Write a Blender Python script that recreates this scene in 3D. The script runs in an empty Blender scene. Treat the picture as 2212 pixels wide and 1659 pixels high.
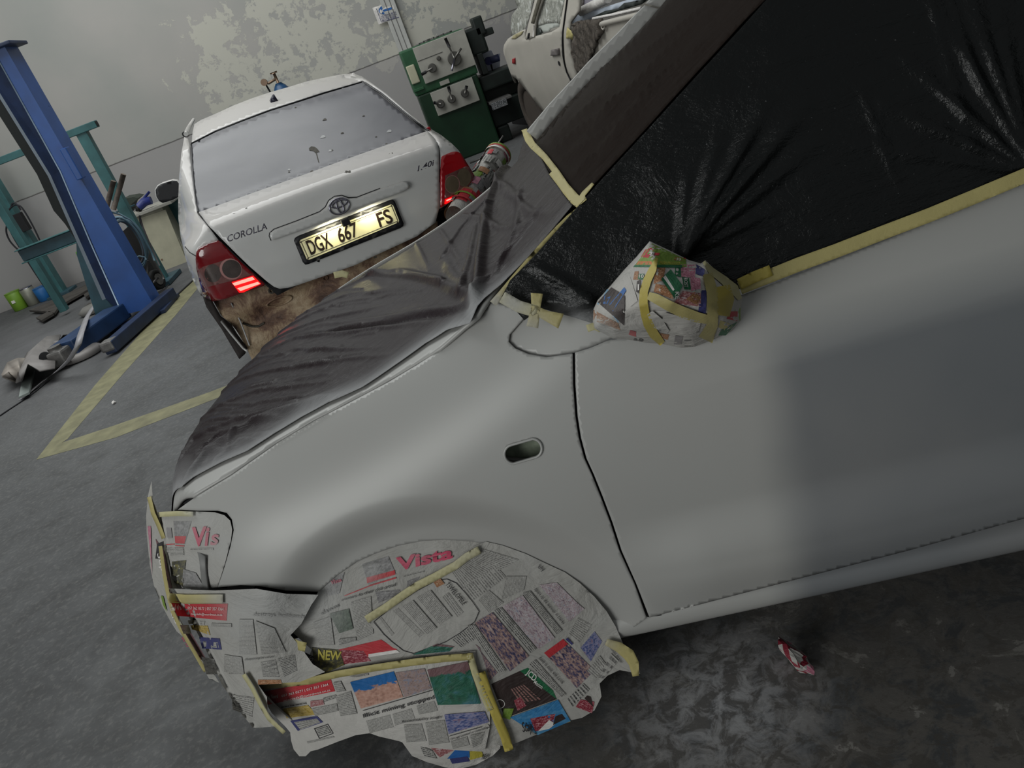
import bpy, bmesh, math, random
import numpy as np
from mathutils import Vector, Matrix
from mathutils.geometry import delaunay_2d_cdt
random.seed(7)
C = bpy.context.scene.collection
R = math.radians
# ------------------------------------------------------------------ camera, world, light
W, H = 2212, 1659
CF, CP, CR, CH = 1757.0, R(23.74), R(21.12), 1.522
Xc = Vector((1, 0, 0)); Yc = Vector((0, math.sin(CP), math.cos(CP))); Fw = Vector((0, math.cos(CP), -math.sin(CP)))
rt = math.cos(CR)*Xc - math.sin(CR)*Yc; up = math.sin(CR)*Xc + math.cos(CR)*Yc
cam = bpy.data.objects.new('camera', bpy.data.cameras.new('camera')); C.objects.link(cam)
cam.matrix_world = Matrix(((rt.x, up.x, -Fw.x, 0), (rt.y, up.y, -Fw.y, 0), (rt.z, up.z, -Fw.z, CH), (0, 0, 0, 1)))
cam.data.sensor_width = 36; cam.data.lens = CF/W*36; cam.data.clip_start = .02
bpy.context.scene.camera = cam
vs = bpy.context.scene.view_settings
vs.view_transform = 'Standard'; vs.look = 'None'; vs.gamma = 1; vs.exposure = 0.0
wd = bpy.data.worlds.new('world'); bpy.context.scene.world = wd; wd.use_nodes = True
wd.node_tree.nodes['Background'].inputs[0].default_value = (.90, .95, .96, 1)
wd.node_tree.nodes['Background'].inputs[1].default_value = .20
def area(name, loc, tgt, sx, sy, e, col=(1, 1, 1)):
    l = bpy.data.lights.new(name, 'AREA'); l.shape = 'RECTANGLE'; l.size = sx; l.size_y = sy; l.energy = e; l.color = col
    o = bpy.data.objects.new(name, l); C.objects.link(o); o.location = loc
    o.rotation_euler = (Vector(tgt)-Vector(loc)).to_track_quat('-Z', 'Y').to_euler(); return o
area('overhead_fill_light', (-3.0, 8.0, 6.2), (-2.5, 8.5, 0), 7, 7, 500, (.97, 1, .985))  # unseen overhead fill, added and set back to brighten the far wall
area('doorway_light', (-5.5, -3.0, 2.6), (-0.5, 3.5, .8), 4.5, 3.5, 225, (.98, 1, .98))
# ------------------------------------------------------------------ tagging
def tag(o, label=None, cat=None, group=None, kind=None):
    if label: o['label'] = label
    if cat: o['category'] = cat
    if group: o['group'] = group
    if kind: o['kind'] = kind
    return o
def empty(name, loc=(0, 0, 0), rz=0, **k):
    o = bpy.data.objects.new(name, None); C.objects.link(o); o.location = loc; o.rotation_euler = (0, 0, rz)
    o.empty_display_size = .1
    return tag(o, **k)
# ------------------------------------------------------------------ rays
def rays(P):
    P = np.asarray(P, float).reshape(-1, 2)
    a = (P[:, 0]-W/2)/CF; b = (P[:, 1]-H/2)/CF
    x = a*math.cos(CR)-b*math.sin(CR); u = -(a*math.sin(CR)+b*math.cos(CR))
    return np.stack([x, math.cos(CP)+u*math.sin(CP), -math.sin(CP)+u*math.cos(CP)], 1)
class Frame:
    def __init__(s, x, y, a):
        s.x, s.y, s.a = x, y, a; c, n = math.cos(a), math.sin(a)
        s.R = np.array([[c, n, 0], [-n, c, 0], [0, 0, 1]]); s.o = s.R@(np.array([0, 0, CH])-np.array([x, y, 0]))
    def plane(s, P, ax, val):
        d = rays(P)@s.R.T; t = (val-s.o[ax])/d[:, ax]; return s.o+d*t[:, None]
    def march(s, P, ax, fn, t0=.3, t1=9., n=500):
        d = rays(P)@s.R.T; out = np.zeros((len(d), 3)); oth = [i for i in (0, 1, 2) if i != ax]
        ts = t0*(t1/t0)**(np.arange(n)/(n-1))
        for k0 in range(0, len(d), 4000):
            D = d[k0:k0+4000]; Q = s.o+D[:, None, :]*ts[None, :, None]
            g = Q[..., ax]-fn(Q[..., oth[0]], Q[..., oth[1]])
            sc = (g[:, :-1]*g[:, 1:]) <= 0
            has = sc.any(1); i = np.where(has, sc.argmax(1), np.abs(g[:, :-1]).argmin(1))
            r = np.arange(len(D)); g0 = g[r, i]; g1 = g[r, i+1]
            w = np.where(has, g0/np.where(g0 == g1, 1, g0-g1), 0)
            lo = ts[i].copy(); hi = ts[i+1].copy()
            for _ in range(14):
                mid = (lo+hi)/2; Qm = s.o+D*mid[:, None]; gm = Qm[:, ax]-fn(Qm[:, oth[0]], Qm[:, oth[1]]); same = (gm*g0) > 0
                lo = np.where(same, mid, lo); hi = np.where(same, hi, mid)
            t = np.where(has, (lo+hi)/2, ts[i]); out[k0:k0+4000] = s.o+D*t[:, None]
        return out
WF = Frame(0, 0, 0)
PO = Frame(-0.1585, 2.2397, R(167.74))
CO = Frame(-0.4932, 4.2627, R(101.73))
PK = Frame(1.45, 8.7, R(100))
def to_world(fr, p): 
    return (np.asarray(p, float)@fr.R)+np.array([fr.x, fr.y, 0])
# ------------------------------------------------------------------ 2D meshing
def inpoly(P, poly):
    P = np.asarray(P); poly = np.asarray(poly); x, y = P[:, 0], P[:, 1]; c = np.zeros(len(P), bool)
    j = len(poly)-1
    for i in range(len(poly)):
        xi, yi = poly[i]; xj, yj = poly[j]
        if yi != yj: c ^= ((yi > y) != (yj > y)) & (x < (xj-xi)*(y-yi)/(yj-yi)+xi)
        j = i
    return c
def pdist(P, poly, closed=True):
    P = np.asarray(P, float); poly = np.asarray(poly, float); m = np.full(len(P), 1e9)
    n = len(poly)
    for i in range(n if closed else n-1):
        a = poly[i]; b = poly[(i+1) % n]; ab = b-a; L = ab@ab+1e-12
        t = np.clip(((P-a)@ab)/L, 0, 1); m = np.minimum(m, np.hypot(*(P-a-t[:, None]*ab).T))
    return m
def densify(poly, step, closed=True):
    poly = [tuple(p) for p in poly]; out = []; n = len(poly)
    for i in range(n if closed else n-1):
        a = np.array(poly[i], float); b = np.array(poly[(i+1) % n], float); k = max(1, int(np.hypot(*(b-a))/step+.5))
        for j in range(k): out.append(tuple(a+(b-a)*j/k))
    if not closed: out.append(poly[-1])
    return out
def smooth(poly, n=1, closed=False):
    P = [np.array(p, float) for p in poly]
    for _ in range(n):
        Q = []
        m = len(P)
        for i in range(m if closed else m-1):
            a, b = P[i], P[(i+1) % m]; Q += [a*.75+b*.25, a*.25+b*.75]
        if not closed: Q = [P[0]]+Q+[P[-1]]
        P = Q
    return [tuple(p) for p in P]
def tri(poly, step, holes=(), flip=True):
    loops = [densify(poly, step)]+[densify(h, step) for h in holes]
    V = []; E = []
    for L in loops:
        s = len(V); V += L; E += [(s+i, s+(i+1) % len(L)) for i in range(len(L))]
    A = np.array(loops[0]); x0, y0 = A.min(0); x1, y1 = A.max(0)
    gx = np.arange(x0+step*.5, x1, step); gy = np.arange(y0+step*.5, y1, step)
    if len(gx) and len(gy):
        G = np.array([(x+(step*.5 if j % 2 else 0), y) for j, y in enumerate(gy) for x in gx])
        k = inpoly(G, loops[0])
        for h in loops[1:]: k &= ~inpoly(G, h)
        G = G[k]
        if len(G):
            d = np.full(len(G), 1e9)
            for L in loops: d = np.minimum(d, pdist(G, L))
            V += [tuple(g) for g in G[d > step*.4]]
    r = delaunay_2d_cdt([Vector(v) for v in V], E, [], 0, 1e-7)
    P = np.array([(v.x, v.y) for v in r[0]]); F = [tuple(f) for f in r[2]]
    cen = np.array([P[list(f)].mean(0) for f in F]); k = inpoly(cen, loops[0])
    for h in loops[1:]: k &= ~inpoly(cen, h)
    F = [f for f, q in zip(F, k) if q]
    if F:   # pixel-space outlines have y down: turn the faces towards the viewer
        f = F[0]; a = P[f[1]]-P[f[0]]; b = P[f[2]]-P[f[0]]; ccw = a[0]*b[1]-a[1]*b[0] > 0
        if ccw == flip: F = [q[::-1] for q in F]
    return P, F
# ------------------------------------------------------------------ mesh accumulator
class MB:
    def __init__(s): s.v = []; s.f = []; s.m = []; s.uv = []; s.sp = []; s.mats = []; s.sm = []
    def mi(s, m):
        if m not in s.mats: s.mats.append(m)
        return s.mats.index(m)
    def add(s, V, F, m, uv=None, spray=0, sm=True):
        b = len(s.v); V = [tuple(map(float, v)) for v in V]; s.v += V; k = s.mi(m)
        s.uv += [tuple(q) for q in (uv if uv is not None else np.zeros((len(V), 2)))]
        s.sp += list(np.broadcast_to(np.asarray(spray, float), (len(V),)))
        for f in F: s.f.append(tuple(b+i for i in f)); s.m.append(k); s.sm.append(sm)
    def grid(s, G, m, close_u=False, close_v=False, sm=True):
        G = np.asarray(G, float); a, b = G.shape[:2]; F = []
        for i in range(a if close_u else a-1):
            for j in range(b if close_v else b-1):
                F.append((i*b+j, ((i+1) % a)*b+j, ((i+1) % a)*b+(j+1) % b, i*b+(j+1) % b))
        s.add(G.reshape(-1, 3), F, m, sm=sm)
    def box(s, c, d, m, rz=0, rx=0, ry=0, bev=0):
        bm = bmesh.new(); bmesh.ops.create_cube(bm, size=1)
        for v in bm.verts: v.co = Vector((v.co.x*d[0], v.co.y*d[1], v.co.z*d[2]))
        if bev: bmesh.ops.bevel(bm, geom=bm.edges[:], offset=bev, segments=2, affect='EDGES', profile=.6)
        M = Matrix.Translation(c)@Matrix.Rotation(rz, 4, 'Z')@Matrix.Rotation(ry, 4, 'Y')@Matrix.Rotation(rx, 4, 'X')
        s.add([M@v.co for v in bm.verts], [[v.index for v in f.verts] for f in bm.faces], m, sm=False); bm.free()
    def tube(s, pts, r, m, n=8, closed=False, cap=True):
        pts = [Vector(p) for p in pts]; L = len(pts); G = []; prev = None
        for i, p in enumerate(pts):
            if closed: d = pts[(i+1) % L]-pts[i-1]
            else: d = pts[min(i+1, L-1)]-pts[max(i-1, 0)]
            d = d.normalized() if d.length > 1e-9 else Vector((0, 0, 1))
            if prev is None: a = d.orthogonal().normalized()
            else: a = (prev-d*prev.dot(d)); a = a.normalized() if a.length > 1e-6 else d.orthogonal().normalized()
            prev = a; b = d.cross(a); rr = r[i] if hasattr(r, '__len__') else r
            G.append([p+(a*math.cos(t)+b*math.sin(t))*rr for t in [2*math.pi*k/n for k in range(n)]])
        s.grid(G, m, close_u=closed, close_v=True)
        if cap and not closed:
            b = len(s.v)-L*n; k = s.mi(m)
            s.f.append(tuple(b+i for i in range(n))[::-1]); s.m.append(k); s.sm.append(False)
            s.f.append(tuple(b+(L-1)*n+i for i in range(n))); s.m.append(k); s.sm.append(False)
    def cyl(s, a, b, r, m, n=24, r2=None, bev=0):
        a = Vector(a); b = Vector(b); r2 = r if r2 is None else r2; L = (b-a).length; d = (b-a).normalized()
        if bev: s.tube([a, a+d*1e-4, a+d*bev, b-d*bev, b-d*1e-4, b], [r-bev, r-bev, r, r2, r2-bev, r2-bev], m, n)
        else: s.tube([a, b], [r, r2], m, n)
    def prism(s, poly, h0, h1, m, fn):
        n = len(poly); V = [fn(p[0], p[1], h0) for p in poly]+[fn(p[0], p[1], h1) for p in poly]
        F = [tuple(range(n))[::-1], tuple(range(n, 2*n))]+[(i, (i+1) % n, n+(i+1) % n, n+i) for i in range(n)]
        s.add(V, F, m, sm=False)
    def build(s, name, parent=None, solid=0, off=-1, bev=0, norm=False, **k):
        me = bpy.data.meshes.new(name); me.from_pydata(s.v, [], s.f)
        for m in s.mats: me.materials.append(m)
        me.polygons.foreach_set('material_index', s.m)
        me.polygons.foreach_set('use_smooth', s.sm)
        uv = me.uv_layers.new(name='UVMap'); li = np.zeros(len(me.loops), int); me.loops.foreach_get('vertex_index', li)
        uv.data.foreach_set('uv', np.array(s.uv, float)[li].ravel())
        at = me.attributes.new('spray', 'FLOAT', 'POINT'); at.data.foreach_set('value', np.array(s.sp, float))
        me.validate(); me.update()
        if norm:
            bm = bmesh.new(); bm.from_mesh(me); bmesh.ops.recalc_face_normals(bm, faces=bm.faces); bm.to_mesh(me); bm.free()
        o = bpy.data.objects.new(name, me); C.objects.link(o)
        if parent: o.parent = parent
        if solid:
            q = o.modifiers.new('s', 'SOLIDIFY'); q.thickness = solid; q.offset = off
        return tag(o, **k)
# ------------------------------------------------------------------ materials
def lin(c):
    c = [x/255 for x in c]
    return tuple((x/12.92 if x <= .04045 else ((x+.055)/1.055)**2.4) for x in c)+(1,)
class NT:
    def __init__(s, name):
        s.mat = bpy.data.materials.new(name); s.mat.use_nodes = True; s.t = s.mat.node_tree; s.b = s.t.nodes['Principled BSDF']
    def n(s, ty, ins={}, **k):
        q = s.t.nodes.new(ty)
        for a, v in k.items(): setattr(q, a, v)
        for a, v in ins.items(): s.set(q.inputs[a], v)
        return q
    def set(s, i, v):
        if hasattr(v, 'is_linked') or isinstance(v, bpy.types.NodeSocket): s.t.links.new(v, i)
        else: i.default_value = v
    def math(s, op, a, b=0., c=None, clamp=False):
        q = s.n('ShaderNodeMath', operation=op); q.use_clamp = clamp; s.set(q.inputs[0], a); s.set(q.inputs[1], b)
        if c is not None: s.set(q.inputs[2], c)
        return q.outputs[0]
    def mix(s, f, a, b):
        q = s.n('ShaderNodeMix', data_type='RGBA'); s.set(q.inputs[0], f); s.set(q.inputs[6], a); s.set(q.inputs[7], b); return q.outputs[2]
    def ramp(s, f, stops, interp='LINEAR'):
        q = s.n('ShaderNodeValToRGB'); q.color_ramp.interpolation = interp; e = q.color_ramp.elements
        while len(e) < len(stops): e.new(.5)
        for i, (p, c) in enumerate(stops): e[i].position = p; e[i].color = c if len(c) == 4 else tuple(c)+(1,)
        s.set(q.inputs[0], f); return q.outputs[0]
    def co(s, w='Object'): return s.n('ShaderNodeTexCoord').outputs[w]
    def noise(s, scale, detail=4, rough=.55, vec=None, dist=0, dim='3D'):
        q = s.n('ShaderNodeTexNoise'); q.inputs['Scale'].default_value = scale; q.inputs['Detail'].default_value = detail
        q.inputs['Roughness'].default_value = rough; q.inputs['Distortion'].default_value = dist
        s.t.links.new(vec if vec is not None else s.co(), q.inputs['Vector']); return q.outputs[0]
    def mapr(s, v, a, b, c=0., d=1.):
        q = s.n('ShaderNodeMapRange'); s.set(q.inputs[0], v)
        for i, x in enumerate((a, b, c, d)): q.inputs[i+1].default_value = x
        return q.outputs[0]
    def scalev(s, vec, sc):
        q = s.n('ShaderNodeMapping'); q.inputs['Scale'].default_value = sc; s.t.links.new(vec, q.inputs[0]); return q.outputs[0]
    def bump(s, h, st, d=.01):
        q = s.n('ShaderNodeBump'); q.inputs['Strength'].default_value = st; q.inputs['Distance'].default_value = d
        s.t.links.new(h, q.inputs['Height']); s.t.links.new(q.outputs[0], s.b.inputs['Normal'])
    def crinkle(s, st=.45):
        a = s.noise(7, 5, .6, s.co(), 1.6); b = s.noise(2.6, 3, .5, s.co(), 2.5); s.bump(s.math('ADD', s.math('ABSOLUTE', s.math('SUBTRACT', a, .5)), b), st, .03)
    def attr(s, nm): return s.n('ShaderNodeAttribute', attribute_name=nm).outputs['Fac']
    def out(s, col=None, rough=None, metal=None, coat=None, spec=None):
        for nme, v in (('Base Color', col), ('Roughness', rough), ('Metallic', metal), ('Coat Weight', coat), ('Specular IOR Level', spec)):
            if v is not None: s.set(s.b.inputs[nme], v)
        return s.mat
def mat(name, col, rough=.5, metal=0, var=.12, scale=6, bump=0, coat=0, emit=None, es=1, spec=None):
    t = NT(name); c = lin(col)
    f = t.noise(scale, 5)
    k = t.mix(t.mapr(f, .3, .7), tuple(x*(1-var) for x in c[:3])+(1,), tuple(min(1, x*(1+var)) for x in c[:3])+(1,))
    t.out(k, rough, metal, coat, spec)
    if bump: t.bump(f, bump)
    if emit: t.b.inputs['Emission Color'].default_value = lin(emit); t.b.inputs['Emission Strength'].default_value = es
    return t.mat
PAINT = lin((168, 168, 166))
def spray_mat(name, col, rough=.6, var=.1, scale=30, coat=0, spec=None):   # paper, tape, film: overspray of the grey paint where attribute says so
    t = NT(name); c = lin(col); f = t.noise(scale, 3)
    k = t.mix(t.mapr(f, .3, .7), tuple(x*(1-var) for x in c[:3])+(1,), tuple(min(1, x*(1+var)) for x in c[:3])+(1,))
    t.out(t.mix(t.attr('spray'), k, PAINT), rough, 0, coat, spec); t.crinkle(); return t.mat
# ------------------------------------------------------------------ numpy helpers
def sst(a, b, x): t = np.clip((x-a)/(b-a), 0, 1); return t*t*(3-2*t)
def fold(u, v, seed, sc=1.0):
    r = np.random.RandomState(seed); o = 0
    for i in range(6):
        a = r.uniform(0, math.pi*2); k = r.uniform(8, 30)*sc; q = u*math.cos(a)+v*math.sin(a); w = -u*math.sin(a)+v*math.cos(a)
        o = o+(1-np.abs(np.sin(q*k/2+r.uniform(0, 6)+.8*np.sin(w*k*.37+r.uniform(0, 6)))))**2/6
    return o
_tc = {}
def glyphs(txt, bold=0, shear=0):
    key = (txt, bold, shear)
    if key not in _tc:
        cu = bpy.data.curves.new('t', 'FONT'); cu.body = txt; cu.offset = bold; cu.resolution_u = 3; cu.shear = shear
        ob = bpy.data.objects.new('t', cu); me = bpy.data.meshes.new_from_object(ob)
        V = np.array([v.co[:2] for v in me.vertices]) if len(me.vertices) else np.zeros((0, 2)); F = [tuple(p.vertices) for p in me.polygons]
        bpy.data.objects.remove(ob); bpy.data.curves.remove(cu); bpy.data.meshes.remove(me)
        if len(V): V = (V-V.min(0))/(V.max(0)-V.min(0)+1e-9)
        _tc[key] = (V, F)
    return _tc[key]
def bil(q, U):    # q: bottom-left, bottom-right, top-right, top-left
    q = np.asarray(q, float); u = U[:, :1]; v = U[:, 1:]
    return q[0]*(1-u)*(1-v)+q[1]*u*(1-v)+q[2]*u*v+q[3]*(1-u)*v
def gridUV(nu, nv):
    u, v = np.meshgrid(np.linspace(0, 1, nu+1), np.linspace(0, 1, nv+1), indexing='ij')
    U = np.stack([u.ravel(), v.ravel()], 1); F = [(i*(nv+1)+j, (i+1)*(nv+1)+j, (i+1)*(nv+1)+j+1, i*(nv+1)+j+1) for i in range(nu) for j in range(nv)]
    return U, F
class Sheet:
    """a printed or plain thin sheet lying on surface S(px, off)"""
    def __init__(s, S, blobs=(), step=9): s.S = S; s.b = MB(); s.blobs = blobs; s.k = 0; s.step = step
    def spray(s, P):
        o = np.zeros(len(P))
        for x, y, rx, a in s.blobs: o = np.maximum(o, a*np.exp(-((P[:, 0]-x)**2+(P[:, 1]-y)**2)/rx**2))
        return o
    def base(s, poly, m, off=0, step=None):
        P, F = tri(poly, step or s.step); s.b.add(s.S(P, off), F, m, spray=s.spray(P)); return s
    def off(s): s.k += 1; return .0006+.0002*(s.k % 12)
    def quad(s, q, m, uvs=(1, 1)):
        w = max(np.hypot(*(np.array(q[1])-q[0])), np.hypot(*(np.array(q[2])-q[3]))); h = max(np.hypot(*(np.array(q[3])-q[0])), np.hypot(*(np.array(q[2])-q[1])))
        U, F = gridUV(max(1, int(w/8)), max(1, int(h/8))); P = bil(q, U)
        s.b.add(s.S(P, s.off()), F, m, uv=U*np.array(uvs), spray=s.spray(P)); return s
    def text(s, txt, q, m, bold=0, shear=0):
        V, F = glyphs(txt, bold, shear)
        if len(V): P = bil(q, V); s.b.add(s.S(P, .0032), F, m, spray=s.spray(P))
        return s
    def line(s, a, b, w, m):
        a = np.array(a, float); b = np.array(b, float); d = (b-a)/np.hypot(*(b-a)); n = np.array([-d[1], d[0]])*w/2
        return s.quad([a+n, b+n, b-n, a-n], m)
    def body(s, q, m, lines):    # a column of small print
        w = np.hypot(*(np.array(q[1])-q[0])); h = np.hypot(*(np.array(q[3])-q[0]))
        return s.quad(q, m, (w/h*lines, lines))
# ------------------------------------------------------------------ room
def floor_mat():
    t = NT('concrete_floor'); o = t.co()
    n1 = t.noise(.55, 6, .6, o, .6); n2 = t.noise(5, 8, .65, o, .5); n3 = t.noise(38, 4, .7, o)
    k = t.ramp(n1, [(.3, lin((56, 57, 59))), (.5, lin((73, 74, 75))), (.72, lin((88, 89, 90)))])
    k = t.mix(t.mapr(n2, .42, .72, 0, .45), k, lin((60, 59, 58)))
    k = t.mix(t.mapr(n3, .5, .75, 0, .35), k, lin((136, 134, 130)))
    def blob(x, y, r, a):
        q = t.n('ShaderNodeVectorMath', operation='DISTANCE'); t.set(q.inputs[0], o); q.inputs[1].default_value = (x, y, 0)
        return t.mapr(q.outputs['Value'], 0, r, a, 0)
    # oily, scuffed ground beside the near car with crusts of paint dust
    oil = blob(.3, .6, 1.5, 1.6)
    crust = t.noise(8, 9, .72, o, .7)
    k = t.mix(t.math('MULTIPLY', t.math('MINIMUM', oil, 1), t.mapr(crust, .42, .50, 0, .85)), k, lin((98, 94, 89)))
    k = t.mix(t.math('MULTIPLY', t.math('MINIMUM', oil, 1), t.mapr(crust, .57, .60, 0, .6)), k, lin((150, 147, 141)))
    cr2 = t.noise(20, 8, .72, o, .6)
    k = t.mix(t.math('MULTIPLY', t.math('MINIMUM', oil, 1), t.mapr(cr2, .52, .56, 0, .7)), k, lin((74, 70, 65)))
    dust = t.math('MAXIMUM', blob(.18, 1.36, .30, 1.5), blob(-.42, 1.52, .26, 1.3))
    k = t.mix(t.math('MULTIPLY', dust, t.mapr(cr2, .42, .56, .55, .1), clamp=True), k, lin((196, 196, 198)))
    far = t.math('MULTIPLY', blob(-4.5, 9, 3.4, 1), t.mapr(n1, .3, .6))
    k = t.mix(far, k, lin((98, 98, 100)))
    t.out(k, t.mapr(n2, .3, .7, .55, .85)); t.bump(t.math('ADD', n3, crust), .25, .004); return t.mat
M_FLOOR = floor_mat()
M_YEL = mat('worn_yellow_paint', (118, 115, 86), .7, var=.25, scale=9)
def floor_px(P, z=0): return WF.plane(P, 2, z)
b = MB(); b.add([(-14, -6, 0), (10, -6, 0), (10, 13.2, 0), (-14, 13.2, 0)], [(0, 1, 2, 3)], M_FLOOR, sm=False)
for L, Rr in (([(78, 993), (205, 832), (345, 672), (432, 590)], [(146, 948), (262, 812), (380, 680), (447, 598)]), ([(78, 993), (250, 945), (448, 868), (700, 770)], [(128, 958), (250, 918), (455, 846), (700, 752)])):
    U = floor_px(L, .0012); V = floor_px(Rr, .0014)
    for i in range(len(L)-1): b.add([U[i], V[i], V[i+1], U[i+1]], [(0, 1, 2, 3)], M_YEL, sm=False)
b.build('floor', kind='structure')
def wall_mat():
    t = NT('peeling_wall'); o = t.co()
    sep = t.n('ShaderNodeSeparateXYZ'); t.set(sep.inputs[0], o); X, Z = sep.outputs[0], sep.outputs[2]
    n1 = t.noise(.6, 5, .5, o); n2 = t.noise(2.6, 10, .68, o, .25); n3 = t.noise(9, 10, .75, o, .3)
    k = t.ramp(n1, [(.35, lin((150, 151, 147))), (.62, lin((163, 160, 156)))])
    # peeling band: region mask in x (rises along the wall) plus ragged noise
    c1 = t.math('SUBTRACT', 1, t.math('ABSOLUTE', t.math('DIVIDE', t.math('SUBTRACT', X, -.25), 2.9)))
    zz = t.math('SUBTRACT', 1, t.math('ABSOLUTE', t.math('DIVIDE', t.math('SUBTRACT', Z, 2.05), .98)))
    reg = t.math('MINIMUM', t.math('MULTIPLY', c1, 2.2), t.math('MULTIPLY', zz, 1.6))
    reg = t.math('MINIMUM', reg, .55)
    v = t.math('ADD', t.math('ADD', t.math('MULTIPLY', reg, .30), t.math('MULTIPLY', n2, .9)), t.math('MULTIPLY', n3, .3))
    m = t.mapr(v, .735, .75)
    lo = t.noise(3.4, 8, .7, t.scalev(o, (1, 1, .6)), .2)
    m2 = t.mapr(t.math('ADD', lo, t.math('MULTIPLY', n3, .25)), .872, .882, 0, .8)
    k = t.mix(m, k, lin((180, 178, 168))); k = t.mix(m2, k, lin((178, 175, 164)))
    # below the joint the render is smoother and a little violet
    below = t.mapr(Z, 1.40, 1.39)
    k = t.mix(t.math('MULTIPLY', below, .55), k, lin((150, 146, 147)))
    d = t.math('ABSOLUTE', t.math('SUBTRACT', t.math('ADD', Z, t.math('MULTIPLY', n3, .02)), 1.405))
    k = t.mix(t.mapr(d, .004, .012, .8, 0), k, lin((60, 56, 54)))
    low_dark = t.mapr(Z, .25, 0, 0, .5)  # darker brownish tone, growing unevenly towards the wall foot
    k = t.mix(t.math('MULTIPLY', low_dark, n2), k, lin((60, 55, 50)))
    t.out(k, .85); t.bump(t.math('ADD', m, t.math('MULTIPLY', n3, .3)), .3, .006); return t.mat
b = MB(); b.box((-2, 13.2, 3), (24, .2, 6), wall_mat()); b.build('wall_back', kind='structure')
b = MB(); b.box((-14.1, 3.5, 3), (.2, 19.2, 6), mat('plain_wall', (140, 140, 138), .9)); b.build('wall_left', kind='structure')
b = MB(); b.box((6.6, 3.5, 3), (.2, 19.2, 6), mat('dark_wall', (74, 74, 72), .9)); b.build('wall_right', kind='structure')
# ------------------------------------------------------------------ near car (frame PO: x forward from front axle, y left, z up)
def primer():
    t = NT('grey_primer'); o = t.co(); sep = t.n('ShaderNodeSeparateXYZ'); t.set(sep.inputs[0], o); X = sep.outputs[0]; Z = sep.outputs[2]
    f = t.noise(2.2, 3, .5, o); g = t.noise(70, 2, .5, o)
    # fresh light overspray on fender and front of the door, older darker silver further back
    e = t.math('ADD', t.math('ADD', X, t.math('MULTIPLY', Z, .10)), t.math('MULTIPLY', f, .10))
    old = t.mapr(e, -.60, -.72, 0, 1); old.node.interpolation_type = 'SMOOTHSTEP'
    top = t.mapr(Z, .80, .90, 1, .0)
    k = t.mix(t.math('MULTIPLY', old, top), lin((168, 168, 165)), lin((116, 119, 122)))
    k = t.mix(t.mapr(f, .35, .7, 0, .3), k, lin((160, 156, 152)))
    t.out(k, .46, .12, None, .4); return t.mat
M_PRIM = primer()
M_BLACK = mat('black_gap', (14, 14, 17), .7)
M_DARKIN = mat('dark_underbody', (34, 36, 34), .85, var=.4)
AC = (0.0, .30)
ZTx = [-1.6, -.9, -.6, -.3, -.1, .1, .354, .511, .65, .80]; ZTz = [1.6, 1.36, 1.19, 1.02, .938, .892, .833, .797, .75, .68]
_pz = np.polyfit([-1.6, -1.2, -.9, -.6, -.45, -.3, -.1, .1, .354, .511, .65, .80], [1.62, 1.47, 1.34, 1.175, 1.10, 1.02, .942, .890, .835, .797, .745, .66], 5)
def zt(x): return np.polyval(_pz, np.asarray(x, float))
def side(x, z):
    x = np.asarray(x, float); z = np.asarray(z, float)
    y = .83-.95*np.clip(x-.22, 0, 1)**2-.25*np.clip(x-.60, 0, 1)
    y = y-.055*np.clip((z-.60)/.35, 0, 1.3)**2-.085*np.clip((z-zt(x)+.22)/.22, 0, 1.08)**2.4
    # tornado crease on the door
    zc = .865-.04*(x+.8); w = sst(-.50, -.95, x)
    y = y+w*(.010*np.clip((zc-z)/.05, 0, 1)-.10*np.clip(z-zc, 0, .2))
    # lower door ridge
    w2 = sst(-.35, -.60, x)*sst(.2, .3, z)
    y = y+w2*(.026*sst(.57, .45, z)-.040*sst(.43, .27, z))
    y = y-(1-w2)*.012*sst(.5, .25, z)
    r = np.hypot(x-AC[0], z-AC[1]); y = y-.034*sst(.455, .35, r)
    return y
def S_side(off0=0.):
    def f(P, off=0): 
        q = PO.march(P, 1, side, .6, 4.5); q[:, 1] += off+off0; return q
    return f
SS = S_side()
car = empty('hatchback_car', (PO.x, PO.y, 0), PO.a, label='near hatchback in grey primer with its wheel, lamps, glass and mirror masked for spraying', cat='car')
arch = [(640, 1392), (642, 1370), (652, 1340), (668, 1308), (690, 1278), (728, 1243), (770, 1214), (815, 1194), (860, 1179), (910, 1169), (960, 1166), (1020, 1170), (1080, 1181), (1129, 1198), (1180, 1225), (1213, 1240), (1243, 1262), (1275, 1292), (1300, 1322), (1318, 1350), (1328, 1384)]
seam_f = [(1396, 1336), (1370, 1262), (1338, 1190), (1318, 1128), (1298, 1075), (1278, 1025), (1262, 990), (1250, 945), (1243, 900), (1238, 830), (1237, 764)]
top_f = [(1180, 772), (1140, 765), (1112, 752), (1098, 738), (1100, 722), (1128, 690), (1137, 678), (1078, 654), (1060, 655), (1046, 672), (1030, 690), (1000, 712), (950, 757), (900, 789), (840, 825), (755, 870), (680, 909), (600, 957), (500, 1027), (420, 1075), (384, 1101)]
lamp_f = [(430, 1103), (470, 1103), (490, 1108), (501, 1122), (505, 1145), (498, 1180), (485, 1225), (470, 1269)]
bot_f = [(520, 1264), (560, 1266), (620, 1276), (688, 1278)]
fender = top_f+lamp_f+bot_f+arch[5:]+seam_f
def slot(s=1.0, cx=1130, cy=974):
    a = R(-17); o = []
    for k in range(24):
        t = 2*math.pi*k/24; x = math.cos(t)*18*s+(22 if math.cos(t) > 0 else -22); y = math.sin(t)*19*s
        o.append((cx+x*math.cos(a)-y*math.sin(a), cy+x*math.sin(a)+y*math.cos(a)))
    return o
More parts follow.
